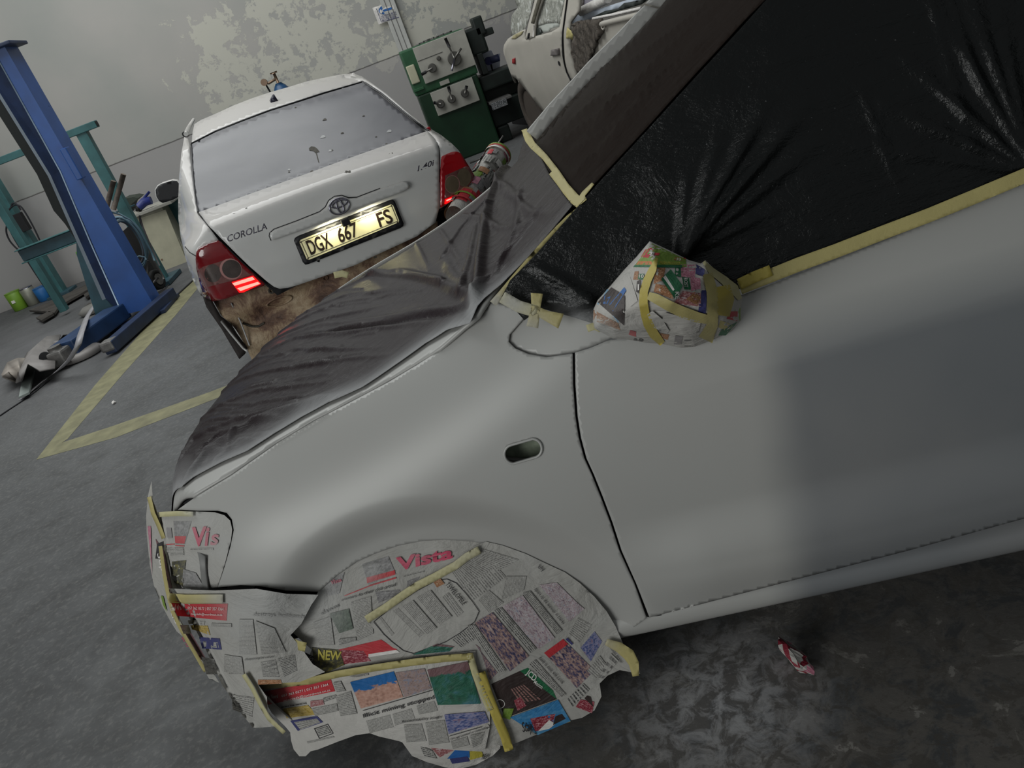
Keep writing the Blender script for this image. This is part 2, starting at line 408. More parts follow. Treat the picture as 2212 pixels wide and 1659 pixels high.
def px_part(name, poly, S, m, parent, step=11, solid=.004, holes=(), off=0, **k):
    P, F = tri(poly, step, holes); b = MB(); b.add(S(P, off), F, m); return b.build(name, parent, solid=solid, **k)
px_part('front_fender', fender, SS, M_PRIM, car, 5.5, .004, [slot()])
px_part('sail_panel', [(1137, 676), (1126, 690), (1098, 722), (1095, 738), (1110, 756), (1140, 768), (1180, 775), (1240, 767), (1275, 755), (1310, 740), (1340, 725), (1300, 695), (1240, 680), (1180, 660), (1140, 655)], SS, M_PRIM, car, 9, .006, off=-.010)
# rim pressed round the repeater hole
b = MB(); rim = SS(np.array(slot(1.08)), .0015); b.tube(rim, .0028, M_PRIM, 8, closed=True); b.build('repeater_hole_rim', car)
# dark hollow and a hose end behind the hole
hc = PO.plane([(1130, 974)], 1, .74)[0]
b = MB(); b.box((hc[0], .768, hc[2]), (.20, .01, .16), mat('hollow', (120, 128, 112), .8, var=.6, scale=20)); b.tube([(hc[0]+.06, .78, hc[2]+.03), (hc[0]+.02, .782, hc[2]+.012), (hc[0]-.02, .782, hc[2]-.006), (hc[0]-.07, .78, hc[2]-.016)], .006, mat('grey_hose', (110, 108, 104)), 8); b.build('inner_wing', car)
# door
seam_d = [(x+5, y) for x, y in seam_f]
door = [(1403, 1334), (1500, 1309), (1700, 1257), (1960, 1190), (2300, 1096), (2300, 352), (2212, 392), (2080, 448), (1900, 524), (1700, 602), (1600, 638), (1500, 690), (1400, 725), (1340, 731), (1310, 737), (1275, 752), (1242, 762)]+[(x+5, y) for x, y in seam_f[::-1][1:-1]]
dr = px_part('front_door', door, SS, M_PRIM, car, 6.5, .003)
# door and fender gap backing
b = MB(); P, F = tri([(1236, 772), (1243, 772), (1262, 900), (1290, 990), (1330, 1090), (1370, 1190), (1432, 1345), (1380, 1352), (1310, 1200), (1270, 1080), (1245, 990), (1232, 900)], 14); b.add(SS(P, -.022), F, M_BLACK)
b.build('gap_seal', car); b = MB(); P, F = tri([(376, 1102), (425, 1070), (440, 1064), (470, 1075), (540, 1110), (520, 1200), (480, 1290), (430, 1290), (400, 1110)], 14); b.add(SS(P, -.03), F, M_BLACK)
b.build('gap_seal', car)
# sill: convex moulding along the car
def sill(x, z): return .828-.9*np.clip(np.abs(np.asarray(z)-.262)-.012, 0, 1)**1.0*np.where(np.asarray(z) > .262, .45, 1.2)
G = []
for x in np.linspace(-.352, -2.4, 60):
    rise = .0
    G.append([(x, y+.0*x, z+rise) for y, z in ((.735, .312), (.765, .306), (.788, .295), (.798, .274), (.793, .252), (.775, .232), (.752, .216), (.72, .200), (.70, .197))])
b = MB(); b.grid(G, M_PRIM); b.build('side_sill', car)
b = MB(); b.box((-1.36, .02, .27), (2.0, 1.36, .10), M_DARKIN, bev=.02); b.box((-.72, .60, .175), (.14, .10, .09), M_DARKIN, bev=.015); b.box((.35, 0, .35), (.5, 1.2, .1), M_DARKIN); b.build('underbody', car)
# hood, cowl and windshield as one height function
def top(x, y):
    x = np.asarray(x, float); y = np.asarray(y, float); a = np.clip(1-(y/.68)**2, -.35, 1)
    hood = zt(np.clip(x, -.32, .8))+a*np.interp(x, [-.3, .5, .7, .8], [.03, .045, .05, .02])+.006*sst(.62, .46, np.abs(y))
    nose = np.clip(x-(.70-.22*(y/.68)**2), 0, 1); hood = hood-2.6*nose**1.5
    ws = 1.015+.585*(-.30-x)-.05*np.clip(-.3-x, 0, 2)**2+.05*a
    ws = np.where(x < -1.02, 1.015+.585*.72-.05*.5184+.05*a+.10*(-1.02-x), ws)
    k = .03; m = np.maximum(hood, ws)
    return np.where(x > .1, hood, m+.5*np.maximum(k-np.abs(hood-ws), 0)**2/k/2)
M_FILM = None
seam_in = [(379, 1099), (416, 1071), (497, 1023), (597, 953), (677, 905), (752, 866), (838, 820), (898, 784), (948, 753), (998, 709), (1030, 683)]
nr = PO.march(seam_in, 2, top, .5, 5)[:, :2]
hbp = [tuple(q) for q in nr]+[(-.36, .62), (-.36, -.68), (.25, -.69), (.45, -.67), (.60, -.63), (.72, -.56), (.80, -.40), (.845, -.15), (.85, .1), (.83, .3), (.78, .45), (.70, .56)]
P, F = tri(hbp, .016, flip=False); b = MB(); b.add(np.stack([P[:, 0], P[:, 1], top(P[:, 0], P[:, 1])], 1), F, M_PRIM); b.build('bonnet', car, solid=.008, off=-1)
# far side wing, mirrored function
G = []
for x in np.linspace(.70, -.45, 40):
    G.append([(x, -float(side(x, z)), z) for z in np.linspace(float(zt(x))+.015, .45, 14)])
b = MB(); b.grid(G, M_PRIM); b.build('far_fender', car, solid=.004)
# pillar on the far side, roof rail
def farp(P, off=0): return PO.plane(P, 1, -.64+off)
pil = [(1138, 284), (1187, 226), (1243, 166), (1272, 134), (1335, 72), (1371, 34), (1394, 12), (1426, 20), (1404, 46), (1376, 78), (1331, 125), (1273, 176), (1216, 235), (1160, 302)]
px_part('windshield_pillar', pil, farp, M_PRIM, car, 9, .03)
px_part('roof_rail', [(1396, 8), (1410, -6), (1440, -30), (1470, -30), (1452, -2), (1428, 16)], farp, M_PRIM, car, 9, .03)
# body inside: roof, seats hidden by film -> plain dark cabin shell
G = []
for x in np.linspace(-.45, -2.6, 24):
    z1 = float(top(x, 0)); z1 = min(z1, 1.46)
    G.append([(x, -.60, 1.0), (x, -.56, z1-.06), (x, -.4, z1-.02), (x, 0, z1), (x, .4, z1-.02), (x, .54, z1-.06), (x, .60, 1.0)])
b = MB(); b.grid(G, mat('cabin_dark', (20, 20, 20), .8)); b.build('cabin', car)
# front bumper body under the paper
def nosex(y, z):
    return .80-.30*np.clip(np.abs(y)/.78, 0, 1)**3.2-.10*np.clip((z-.45)/.3, 0, 1)**2-.05*np.clip((.35-z)/.2, 0, 1)**2
G = []
for yy in np.linspace(-.78, .76, 40):
    G.append([(float(nosex(yy, z)), yy, z) for z in np.linspace(.70, .17, 14)])
b = MB(); b.grid(G, mat('bumper_plastic', (120, 120, 118), .5)); b.build('front_bumper', car, solid=.004)
# wheel behind the masking paper
w = empty('wheel_mount'); bpy.data.objects.remove(w)
M_TYRE = mat('tyre_rubber', (24, 24, 24), .85, var=.3, scale=30)
def tyre(b, c, ax, r, wd, m=M_TYRE, n=40):
    c = Vector(c); ax = Vector(ax).normalized(); u = ax.orthogonal().normalized(); v = ax.cross(u); pr = [(.62, -.46), (.80, -.5), (.93, -.47), (1, -.36), (1, .36), (.93, .47), (.80, .5), (.62, .46)]
    b.grid([[c+(u*math.cos(t)+v*math.sin(t))*r*q+ax*wd*s for q, s in pr] for t in [2*math.pi*k/n for k in range(n)]], m, close_u=True, close_v=True)
b = MB(); tyre(b, (0, .66, .30), (0, 1, 0), .30, .19); o = b.build('tyre', car)
b = MB(); b.cyl((0, .62, .30), (0, .70, .30), .19, mat('steel_rim', (120, 120, 122), .4, .6)); b.build('wheel_rim', car)
# ------------------------------------------------------------------ masking film
def film_mat(name, col, rough, spec):
    t = NT(name); o = t.co(); n = t.noise(9, 6, .7, t.scalev(o, (1, 3, 1)), 1.2); n2 = t.noise(60, 3, .6, o, 1)
    sp = t.attr('spray'); k = t.mix(t.math('MULTIPLY', sp, t.mapr(n, .2, .7, 1, .8), clamp=True), lin(col), lin((166, 167, 168)))
    speck = t.mapr(t.noise(190, 2, .5, o), .74, .80, 0, .5); k = t.mix(speck, k, lin((120, 120, 122)))
    t.out(k, t.mapr(sp, 0, .6, rough, .55), 0, 0, spec); st = t.noise(30, 5, .7, t.scalev(o, (.35, 2.2, 1)), .6); t.bump(t.math('ADD', t.math('ADD', n, st), t.math('MULTIPLY', n2, .25)), .5, .007); return t.mat
M_FILMH = film_mat('film_over_primer', (44, 37, 39), .25, .07)
M_FILMS = film_mat('black_film', (13, 15, 15), .24, .3)
M_FILMW = film_mat('film_over_glass', (38, 32, 29), .26, 0.003)
def bp_top(P, n0=.5, n1=5):
    return PO.march(P, 2, top, n0, n1)
edge_px = [(330, 1098), (352, 1082), (372, 1078), (395, 1058), (420, 1036), (480, 1004), (537, 979), (597, 940), (655, 905), (711, 875), (785, 842), (855, 795), (922, 748), (969, 721), (1019, 705), (1036, 668), (1070, 634), (1100, 606), (1140, 566), (1175, 528), (1240, 452)]
near = bp_top(edge_px)[:, :2]
far_e = bp_top([(1240, 452), (1190, 385), (1137, 292)])[:, :2]
RID = []   # wrinkle ridges drawn from the film's real creases: polyline px, height, width
def ridge(pts, h, w): RID.append((bp_top(pts)[:, :2], h, w))
for pts, h, w in [
    ([(1034, 662), (1045, 560), (1060, 450), (1110, 340)], .030, .014), ([(1030, 664), (900, 680), (700, 705), (560, 765)], .008, .012), ([(1028, 668), (880, 696), (760, 715), (620, 735)], -.010, .007),
    ([(1030, 660), (940, 610), (860, 590), (740, 592)], .012, .011), ([(1030, 655), (980, 600), (960, 560)], .008, .01), ([(880, 520), (960, 480), (1010, 440)], .02, .012), ([(960, 620), (900, 605), (760, 596)], .012, .008),
    ([(395, 1060), (450, 985), (560, 915), (700, 870), (790, 852)], .020, .016), ([(345, 1030), (420, 955), (520, 910), (640, 880), (760, 835)], .010, .008), ([(430, 900), (560, 850), (690, 835)], .008, .007),
    ([(470, 830), (600, 805), (760, 780), (850, 772)], .009, .006), ([(470, 790), (640, 760), (830, 755)], .008, .006), ([(500, 770), (640, 735), (820, 715), (940, 700)], .010, .007), ([(560, 740), (720, 690), (850, 660)], .010, .007),
    ([(600, 715), (740, 660), (850, 640)], .009, .007), ([(640, 690), (760, 640), (850, 632)], .008, .006), ([(700, 650), (800, 600), (860, 585)], .008, .006), ([(430, 985), (480, 940), (520, 935), (470, 1000)], .012, .01), ([(470, 1000), (520, 960), (560, 950)], .010, .01),
    ([(1000, 640), (1020, 560), (1030, 500), (1080, 430)], .012, .009), ([(960, 560), (1000, 500), (1060, 430), (1120, 330)], .012, .009), ([(1050, 620), (1110, 540), (1180, 450)], .010, .008), ([(1075, 600), (1120, 500), (1130, 400)], .010, .009),
    ([(900, 530), (930, 590)], .008, .006), ([(950, 500), (990, 560), (1010, 600)], .006, .006), ([(1090, 420), (1150, 470), (1200, 470)], .010, .008), ([(1060, 400), (1120, 430), (1170, 430)], .010, .008), ([(1000, 470), (1080, 500), (1150, 500)], .008, .007)]: ridge(pts, h, w)
rr = random.Random(3)
for k in range(70):
    y0 = rr.uniform(620, 980); x0 = 980-(y0-560)*1.15+rr.uniform(-130, 60); L = rr.uniform(60, 190)
    if x0 > 930 or x0-L < 350: continue
    RID.append((bp_top([(x0, y0), (x0-L*.5, y0+L*.06), (x0-L, y0+L*.20)])[:, :2], rr.uniform(.002, .0055), rr.uniform(.003, .0055)))
def wr(xy):
    o = np.zeros(len(xy))
    for pl, h, w in RID:
        m = np.ones(len(xy), bool); d = pdist(xy, pl, False); tn = 1
        a = pl[0]; b_ = pl[-1]; tt = np.clip(((xy-a)@(b_-a))/((b_-a)@(b_-a)+1e-9), 0, 1); fade = np.clip(np.minimum(1, (1-tt)*3+.15), 0, 1)
        o = o+h*np.exp(-(d/w)**2)*fade*.75
    return o
fp = [tuple(q) for q in near]+[tuple(far_e[1]), tuple(far_e[2])]+[(-.30, -.70), (0, -.715), (.2, -.69), (.3, -.65), (.45, -.635), (.60, -.625), (.72, -.57), (.80, -.40), (.845, -.15), (.85, .1), (.83, .3), (.79, .45), (.72, .54)]
P, F = tri(fp, .0055, flip=False)
z = top(P[:, 0], P[:, 1]); dn = pdist(P, [tuple(q) for q in near], False)
spr = np.exp(-(dn/.035)**1.5)*np.interp(P[:, 0], [-.45, -.3, .2, .6], [.15, .9, .95, .8])
spr = np.maximum(spr, .9*np.exp(-(np.hypot(P[:, 0]-near[15][0], P[:, 1]-near[15][1])/.05)**2)); spr = np.maximum(spr, .45*sst(.12, .0, dn)*sst(-.1, .4, P[:, 0]))
wfade = sst(0, .03, dn)
zz = z+.006+wr(P)*wfade+.006*fold(P[:, 0]*.5, P[:, 1]*1.2, 5)*sst(-.02, -.25, P[:, 0])*1.6+.002*fold(P[:, 0], P[:, 1], 9)
b = MB(); b.add(np.stack([P[:, 0], P[:, 1], zz], 1), F, M_FILMH, spray=spr)
fh = b.build('masking_film', None, solid=.0006, off=1, label='thin dark plastic film stretched over the near hatchback bonnet, edge dusted with grey primer', cat='plastic film')
fh.location = (PO.x, PO.y, 0); fh.rotation_euler = (0, 0, PO.a)
# side film over door glass
def win(x, z): return .762-.34*np.clip(np.asarray(z)-.96, -.1, 1)-.10*np.clip(np.asarray(z)-1.1, 0, 1)**2+.02*sst(-.5, -1.0, x)
WR2 = [((1460, 560), a, l, h) for a, l, h in [(-70, 300, .012), (-60, 420, .016), (-50, 460, .015), (-40, 420, .010), (-82, 200, .008), (-28, 300, .006), (-52, 300, .008), (-64, 250, .009)]]+[((2230, 375), a, l, h) for a, l, h in [(190, 500, .004), (205, 420, .006), (222, 430, .007), (240, 500, .006), (250, 520, .006), (258, 400, .005)]]+[((1300, 650), a, l, h) for a, l, h in [(195, 130, .014), (182, 160, .012), (208, 190, .014), (170, 120, .01)]]+[((2040, -40), 72, 460, .0022), ((1995, -40), 74, 500, .0022), ((1850, 180), 66, 230, .002), ((1880, 280), 64, 180, .002)]
def wr2(P):
    o = np.zeros(len(P))
    for (x, y), a, L, h in WR2:
        a = R(a); d = np.array([math.cos(a), math.sin(a)]); q = P-np.array([x, y]); t = q@d; s = q@np.array([-d[1], d[0]]); w = 5+.035*np.clip(t, 0, 900)
        o = o+h*np.exp(-(s/w)**2)*np.clip(t/30, 0, 1)*np.clip((L-t)/(.5*L), 0, 1)
    return o
side_poly = [(1240, 454), (1300, 386), (1400, 278), (1500, 168), (1600, 60), (1690, -40), (2330, -40), (2330, 330), (2212, 376), (2080, 430), (1900, 505), (1700, 588), (1600, 622), (1500, 660), (1420, 690), (1330, 708), (1290, 700), (1240, 684), (1170, 664), (1133, 690), (1110, 664), (1095, 640), (1084, 640), (1102, 604), (1160, 545)]
def S_win(P, off=0):
    q = PO.march(P, 1, win, .6, 4.5); q[:, 1] += off; return q
P, F = tri(side_poly, 8); q = S_win(P); r = q.copy(); r[:, 1] += .004+wr2(P)*sst(0, 20, pdist(P, side_poly))+.003*fold(q[:, 0]*2, q[:, 2]*2, 4)*sst(1500, 1200, P[:, 0])*sst(380, 560, P[:, 1])
spr = np.maximum(np.exp(-(np.hypot(P[:, 0]-1225, (P[:, 1]-745)*1.2)/90)**4), .35*sst(10, 0, pdist(P, [(1600, 622), (2212, 376)], False))*0)
b = MB(); b.add(r, F, M_FILMS, spray=spr); o = b.build('masking_film', None, solid=.0006, off=1, label='glossy black plastic film taped over the near hatchback side glass', cat='plastic film')
o.location = (PO.x, PO.y, 0); o.rotation_euler = (0, 0, PO.a)
# windshield film
wp = [(1137, 292), (1160, 300), (1216, 234), (1273, 175), (1331, 124), (1376, 77), (1407, 44), (1429, 18), (1450, -10), (1480, -40), (1700, -40), (1600, 62), (1500, 170), (1400, 280), (1300, 388), (1242, 452), (1190, 388)]
P, F = tri(wp, 8); q = PO.march(P, 2, top, .8, 6)
lat = 0
for k, (x0, y0, x1, y1, h, w) in enumerate([(1142, 300, 1500, -30, .014, 5), (1190, 350, 1560, 10, .016, 6), (1200, 370, 1620, 30, .012, 5), (1230, 400, 1500, 110, .012, 5), (1230, 330, 1420, 130, .010, 5), (1240, 430, 1420, 200, .008, 4), (1180, 330, 1330, 190, .012, 5), (1290, 340, 1560, 60, .010, 6), (1350, 160, 1560, -20, .010, 5), (1215, 395, 1300, 330, .01, 4)]):
    a = np.array([x0, y0]); d = np.array([x1-x0, y1-y0], float); L = np.hypot(*d); d /= L; t = (P-a)@d; s = (P-a)@np.array([-d[1], d[0]])+6*np.sin(t/60+k); lat = lat+h*np.exp(-(s/w)**2)*np.clip(t/20, 0, 1)*np.clip((L-t)/(L*.4), 0, 1)
q[:, 2] += .004+lat*.6+.004*fold(q[:, 0], q[:, 1]*2, 6)
b = MB(); b.add(q, F, M_FILMW); o = b.build('masking_film', None, solid=.0006, off=1, label='wrinkled brown-black plastic film over the near hatchback windshield, beside the far pale pillar', cat='plastic film')
o.location = (PO.x, PO.y, 0); o.rotation_euler = (0, 0, PO.a)
# ------------------------------------------------------------------ newspaper masking
def text_mat(name, paper, ink, dens=.5, cols=0):
    t = NT(name); uv = t.co('UV'); sep = t.n('ShaderNodeSeparateXYZ'); t.set(sep.inputs[0], uv); U, V = sep.outputs[0], sep.outputs[1]
    ln = t.math('FLOOR', V); fr = t.math('FRACT', V); a = t.math('GREATER_THAN', fr, .30); b2 = t.math('LESS_THAN', fr, .80)
    q = t.n('ShaderNodeCombineXYZ'); t.set(q.inputs[0], t.math('MULTIPLY', U, 1.5)); t.set(q.inputs[1], t.math('MULTIPLY', ln, 7.3))
    w = t.mapr(t.noise(1.3, 2, .6, q.outputs[0]), .40, .46); w2 = t.mapr(t.noise(4.5, 2, .6, q.outputs[0]), .42, .5, .35, 1)
    m = t.math('MULTIPLY', t.math('MULTIPLY', a, b2), t.math('MULTIPLY', w, t.math('MULTIPLY', w2, dens)))
    k = t.mix(m, lin(paper), lin(ink)); t.out(t.mix(t.attr('spray'), k, PAINT), .7); t.crinkle(); return t.mat
def photo_mat(name, cols, scale=5, uvs=(1, 1, 1), horizon=None):
    t = NT(name); uv = t.scalev(t.co('UV'), uvs); n = t.noise(scale, 5, .65, uv, .8); vv = t.n('ShaderNodeTexVoronoi'); t.set(vv.inputs['Vector'], uv); vv.inputs['Scale'].default_value = scale*2.2
    f = t.math('ADD', t.math('MULTIPLY', n, .75), t.math('MULTIPLY', vv.outputs[0], .32))
    k = t.ramp(f, [(.28+.5*i/(len(cols)-1), lin(c)) for i, c in enumerate(cols)])
    if horizon:
        sep = t.n('ShaderNodeSeparateXYZ'); t.set(sep.inputs[0], t.co('UV')); e = t.math('ADD', sep.outputs[1], t.math('MULTIPLY', t.math('SUBTRACT', n, .5), .5))
        k = t.mix(t.mapr(e, horizon[0]-.02, horizon[0]+.02), k, lin(horizon[1]))
    t.out(t.mix(t.attr('spray'), k, PAINT), .6); t.crinkle(); return t.mat
PAPER = (160, 158, 153)
M_PAP = spray_mat('newsprint', PAPER, .75, .07, 12); M_PAPW = spray_mat('newsprint_margin', (176, 173, 168), .75, .04)
M_TXT = text_mat('small_print', PAPER, (60, 58, 58), .75); M_TXB = text_mat('bold_print', PAPER, (30, 30, 32), 1)
M_INK = spray_mat('black_ink', (38, 36, 38), .7); M_REDI = spray_mat('red_ink', (176, 44, 52), .65); M_MAG = spray_mat('masthead_red', (186, 62, 92), .65); M_WHI = spray_mat('white_print', (214, 210, 206), .7)
M_GRY = spray_mat('grey_print', (128, 124, 124), .7); M_DRED = spray_mat('plum_print', (104, 72, 76), .65); M_BLU = spray_mat('blue_print', (30, 92, 160), .6); M_NAVY = spray_mat('navy_print', (52, 54, 104), .6); M_GRN = spray_mat('green_print', (24, 96, 60), .6)
M_BRN = spray_mat('brown_print', (46, 34, 32), .6); M_YLW = spray_mat('yellow_print', (176, 164, 62), .6); M_LIME = spray_mat('lime_print', (112, 140, 52), .6); M_ORG = spray_mat('orange_print', (186, 112, 62), .6)
M_TEAM = photo_mat('team_photo', [(28, 28, 44), (62, 60, 92), (148, 120, 112), (170, 160, 160)], 7); M_TEAM2 = photo_mat('crowd_photo', [(60, 56, 96), (150, 130, 136), (176, 168, 170), (110, 116, 140)], 8)
M_MINE = photo_mat('mine_photo', [(128, 92, 80), (172, 132, 116), (190, 156, 142)], 5, horizon=(.62, (22, 94, 156))); M_MINE2 = photo_mat('rubble_photo', [(90, 84, 88), (150, 128, 122), (110, 120, 140)], 5)
M_POOL = photo_mat('water_photo', [(24, 66, 52), (34, 92, 72), (60, 108, 120)], 2.4, horizon=(.78, (110, 82, 84))); M_BLUP = photo_mat('blue_photo', [(34, 52, 100), (60, 74, 124), (130, 130, 160), (112, 70, 84)], 5)
M_MAN = photo_mat('man_photo', [(36, 44, 40), (56, 76, 58), (96, 104, 92)], 4); M_RED2 = photo_mat('sweets_photo', [(96, 20, 36), (130, 34, 50), (196, 150, 154)], 6); M_FOOD = photo_mat('food_photo', [(60, 70, 40), (150, 96, 60), (190, 168, 140)], 6)
M_MEAT = photo_mat('meat_photo', [(120, 60, 80), (176, 112, 130), (204, 164, 176)], 6); M_DIM = photo_mat('dim_photo', [(84, 84, 84), (120, 118, 118), (150, 148, 148)], 4); M_OLIVE = photo_mat('olive_photo', [(26, 26, 16), (50, 48, 22), (120, 112, 40)], 4)
M_SKY = photo_mat('seaside_photo', [(28, 96, 150), (48, 118, 168), (96, 150, 180)], 2); M_CAR = photo_mat('car_ad', [(60, 50, 56), (150, 90, 90), (186, 180, 180)], 6); M_GOLD = photo_mat('gold_ad', [(104, 84, 30), (170, 146, 70), (190, 170, 120)], 5)
def tape_mat(name, col):
    t = NT(name); o = t.co(); n = t.noise(130, 3, .6, t.scalev(o, (1, 1, 1)), .4); n2 = t.noise(14, 3, .5, o)
    k = t.mix(t.mapr(n2, .3, .7), tuple(x*.86 for x in lin(col)[:3])+(1,), lin(col)); t.out(t.mix(t.attr('spray'), k, PAINT), .62); t.bump(n, .3, .002); return t.mat
M_TAPE = tape_mat('masking_tape_yellow', (176, 165, 108)); M_TAPE2 = tape_mat('masking_tape_deep', (178, 162, 76)); M_TAPEP = tape_mat('masking_tape_pale', (184, 178, 136))
def c1(*q): return [(300+.27125*x, 1000+.27125*y) for x, y in q]
def c2(*q): return [(500+.27125*x, 1250+.27125*y) for x, y in q]
def c3(*q): return [(850+.27125*x, 1150+.27125*y) for x, y in q]
def cm(*q): return [(1270+.16275*x, 500+.16275*y) for x, y in q]
def place(o, fr=PO):
    o.location = (fr.x, fr.y, 0); o.rotation_euler = (0, 0, fr.a); return o
def yw(x, z):
    x = np.asarray(x, float); z = np.asarray(z, float); r = np.hypot(x, z-.30)
    y = .786-.95*np.clip(x-.26, 0, 1)**2+.055*np.exp(-(x**2+(z-.26)**2)/.055)
    y = y+.014*fold(x, z, 11, .8)*sst(.36, .26, r)+.020*(fold(x, z, 12, .5)-.3)*sst(.45, .25, z)
    return y+.035*sst(.30, .08, z)
def yb(x, z):
    x = np.asarray(x, float); z = np.asarray(z, float)
    y = side(x, np.maximum(z, .40))+.006
    y = y+.018*fold(x*1.3, z*.5, 21, 1.0)*sst(.60, .50, z)+.03*sst(.5, .2, z)
    return y
_sc = {}
def mkS(fn, off0, t0=.6, t1=4.5):
    def f(P, off=0):
        q = PO.march(P, 1, fn, t0, t1, 260); q[:, 1] += off+off0; return q
    return f
def news(S, label, blobs, step=9, group=None):
    s = Sheet(S, blobs, step); s.label = label; s.group = group; return s
def done(s, name='newspaper_sheet', cat='newspaper', group=None):
    return place(s.b.build(name, None, label=s.label, cat=cat, group=group))
# --- lamp cover
s = news(mkS(side, -.004, .6, 2.3), 'newspaper piece with blurred red letters masking the near hatchback headlight', [(345+100, 1110, 60, .55), (480, 1180, 45, .65), (420, 1130, 60, .35), (440, 1230, 50, .4)], 8)
s.base(c1((140, 405), (300, 392), (450, 395), (600, 402), (675, 425), (722, 468), (738, 540), (727, 630), (680, 810), (620, 1000), (480, 1015), (262, 1010), (240, 860), (205, 700), (160, 560)), M_PAP)
s.quad(c1((285, 650), (360, 655), (415, 470), (270, 470)), M_DIM).quad(c1((285, 645), (358, 650), (372, 590), (280, 590)), M_REDI)
s.line(*c1((215, 655), (280, 652)), 2, M_REDI).line(*c1((285, 662), (357, 668)), 2, M_REDI)
s.text('Vi', c1((425, 668), (545, 665), (565, 505), (420, 515)), M_MAG, .03).text('s', c1((565, 660), (625, 655), (640, 570), (580, 570)), M_MAG, .02)
s.body(c1((405, 705), (590, 700), (590, 682), (405, 686)), M_TXT, 1).body(c1((222, 745), (355, 740), (352, 678), (218, 678)), M_TXT, 6)
s.quad(c1((265, 950), (345, 985), (372, 780), (260, 790)), M_OLIVE).quad(c1((340, 985), (520, 1000), (450, 880), (350, 850)), M_DIM).quad(c1((225, 600), (262, 600), (255, 520), (215, 520)), M_GRY)
done(s)
# --- bumper side sheet
s = news(mkS(yb, .016, .6, 2.3), 'newspaper with a red advert strip draped below the near hatchback headlight', [(600, 1290, 75, .95), (670, 1290, 60, .95), (540, 1300, 50, .8), (640, 1330, 40, .6), (520, 1350, 30, .6), (530, 1400, 28, .45)], 8)
s.base([(372, 1262), (470, 1265), (560, 1261), (625, 1272), (692, 1274)]+c1((1390, 1090), (1310, 1240), (1225, 1330), (1300, 1420), (1400, 1560))+c2((760, 700), (560, 780), (230, 800), (300, 900), (305, 1010), (400, 1130), (190, 1150), (100, 1040), (0, 890), (-60, 800), (-200, 500), (-330, 250)), M_PAP)
s.quad(c1((330, 1180), (720, 1215), (730, 1080), (272, 1062)), M_REDI)
s.text('deel Noord', c1((280, 1135), (385, 1125), (390, 1085), (280, 1085)), M_WHI, .01).text('057 362 0577 | 057 357 1364', c1((415, 1130), (700, 1135), (700, 1105), (415, 1100)), M_WHI).text('noordelik@noordnuus.co.za', c1((440, 1172), (690, 1175), (690, 1150), (440, 1148)), M_WHI)
s.body(c1((420, 1245), (545, 1250), (550, 1220), (410, 1215)), M_TXT, 2).quad(c1((445, 1290), (590, 1330), (570, 1255), (430, 1255)), M_GOLD).quad(c1((525, 1440), (680, 1445), (665, 1355), (500, 1350)), M_NAVY).body(c1((540, 1425), (660, 1430), (650, 1385), (530, 1385)), M_TXT, 3)
s.body(c1((380, 1320), (440, 1320), (420, 1250), (350, 1250)), M_TXT, 7).body(c1((600, 1260), (760, 1265), (760, 1235), (600, 1232)), M_TXT, 3)
s.text('destroys livelihoods', c1((930, 1180), (1330, 1200), (1335, 1160), (930, 1140)), M_GRY, .008)
s.body(c1((820, 1480), (960, 1480), (930, 1200), (820, 1200)), M_TXT, 26).body(c1((1000, 1480), (1190, 1460), (1100, 1270), (950, 1210)), M_TXT, 22)
s.body(c1((700, 1620), (860, 1640), (840, 1500), (700, 1480)), M_TXT, 14).body(c1((560, 1640), (650, 1640), (620, 1520), (520, 1500)), M_TXT, 12)
s.text('disappointing field entrants', c1((865, 1530), (1100, 1505), (1095, 1485), (865, 1508)), M_INK, .004)
s.body(c2((270, 740), (400, 740), (370, 600), (250, 620)), M_TXB, 13).body(c2((440, 740), (540, 690), (520, 560), (390, 590)), M_TXB, 12)
s.quad(c2((230, 800), (420, 790), (410, 760), (230, 760)), M_FOOD).body(c2((0, 720), (90, 720), (60, 640), (-20, 640)), M_TXT, 6)
s.body(c2((30, 1000), (180, 1060), (200, 900), (20, 880)), M_TXT, 9)
done(s)
# --- left wheel sheet with masthead
s = news(mkS(yw, .002), 'newspaper with the red masthead in the upper left of the near wheel arch', [(690, 1300, 60, .75), (700, 1330, 60, .5), (800, 1230, 30, .45), (900, 1185, 40, .25)])
s.base([(660, 1330), (680, 1295), (692, 1266), (730, 1232), (770, 1205), (815, 1186), (860, 1171), (910, 1161), (960, 1158), (1020, 1163), (1060, 1175), (1040, 1200), (985, 1222), (900, 1290), (930, 1400), (1010, 1420), (1000, 1460), (760, 1480), (620, 1480)]+c2((560, 780), (640, 560), (480, 415)), M_PAP)
s.text('Vista', c3((30, 300), (475, 195), (480, 95), (20, 190)), M_MAG, .035)
s.body(c3((85, 355), (250, 310), (250, 295), (80, 335)), M_TXT, 1).quad(c3((110, 430), (200, 365), (210, 345), (110, 380)), M_DIM)
s.quad(c1((1830, 960), (2050, 880), (1990, 735), (1780, 800)), M_DIM).quad(c1((1820, 950), (2045, 880), (2040, 845), (1815, 905)), M_REDI).text('Vista', c1((1535, 960), (1620, 930), (1615, 905), (1530, 920)), M_MAG, .02).quad(c1((1480, 1060), (1600, 1030), (1640, 860), (1490, 950)), M_DIM)
s.line(*c1((1640, 1050), (1840, 970)), 2, M_REDI).line(*c1((1840, 968), (2050, 905)), 3, M_REDI)
s.text('winners do their club proud', c1((1620, 1095), (2050, 975), (2050, 940), (1610, 1070)), M_INK, .008).text('dawns', c1((1460, 1200), (1600, 1130), (1590, 1105), (1450, 1165)), M_INK, .01)
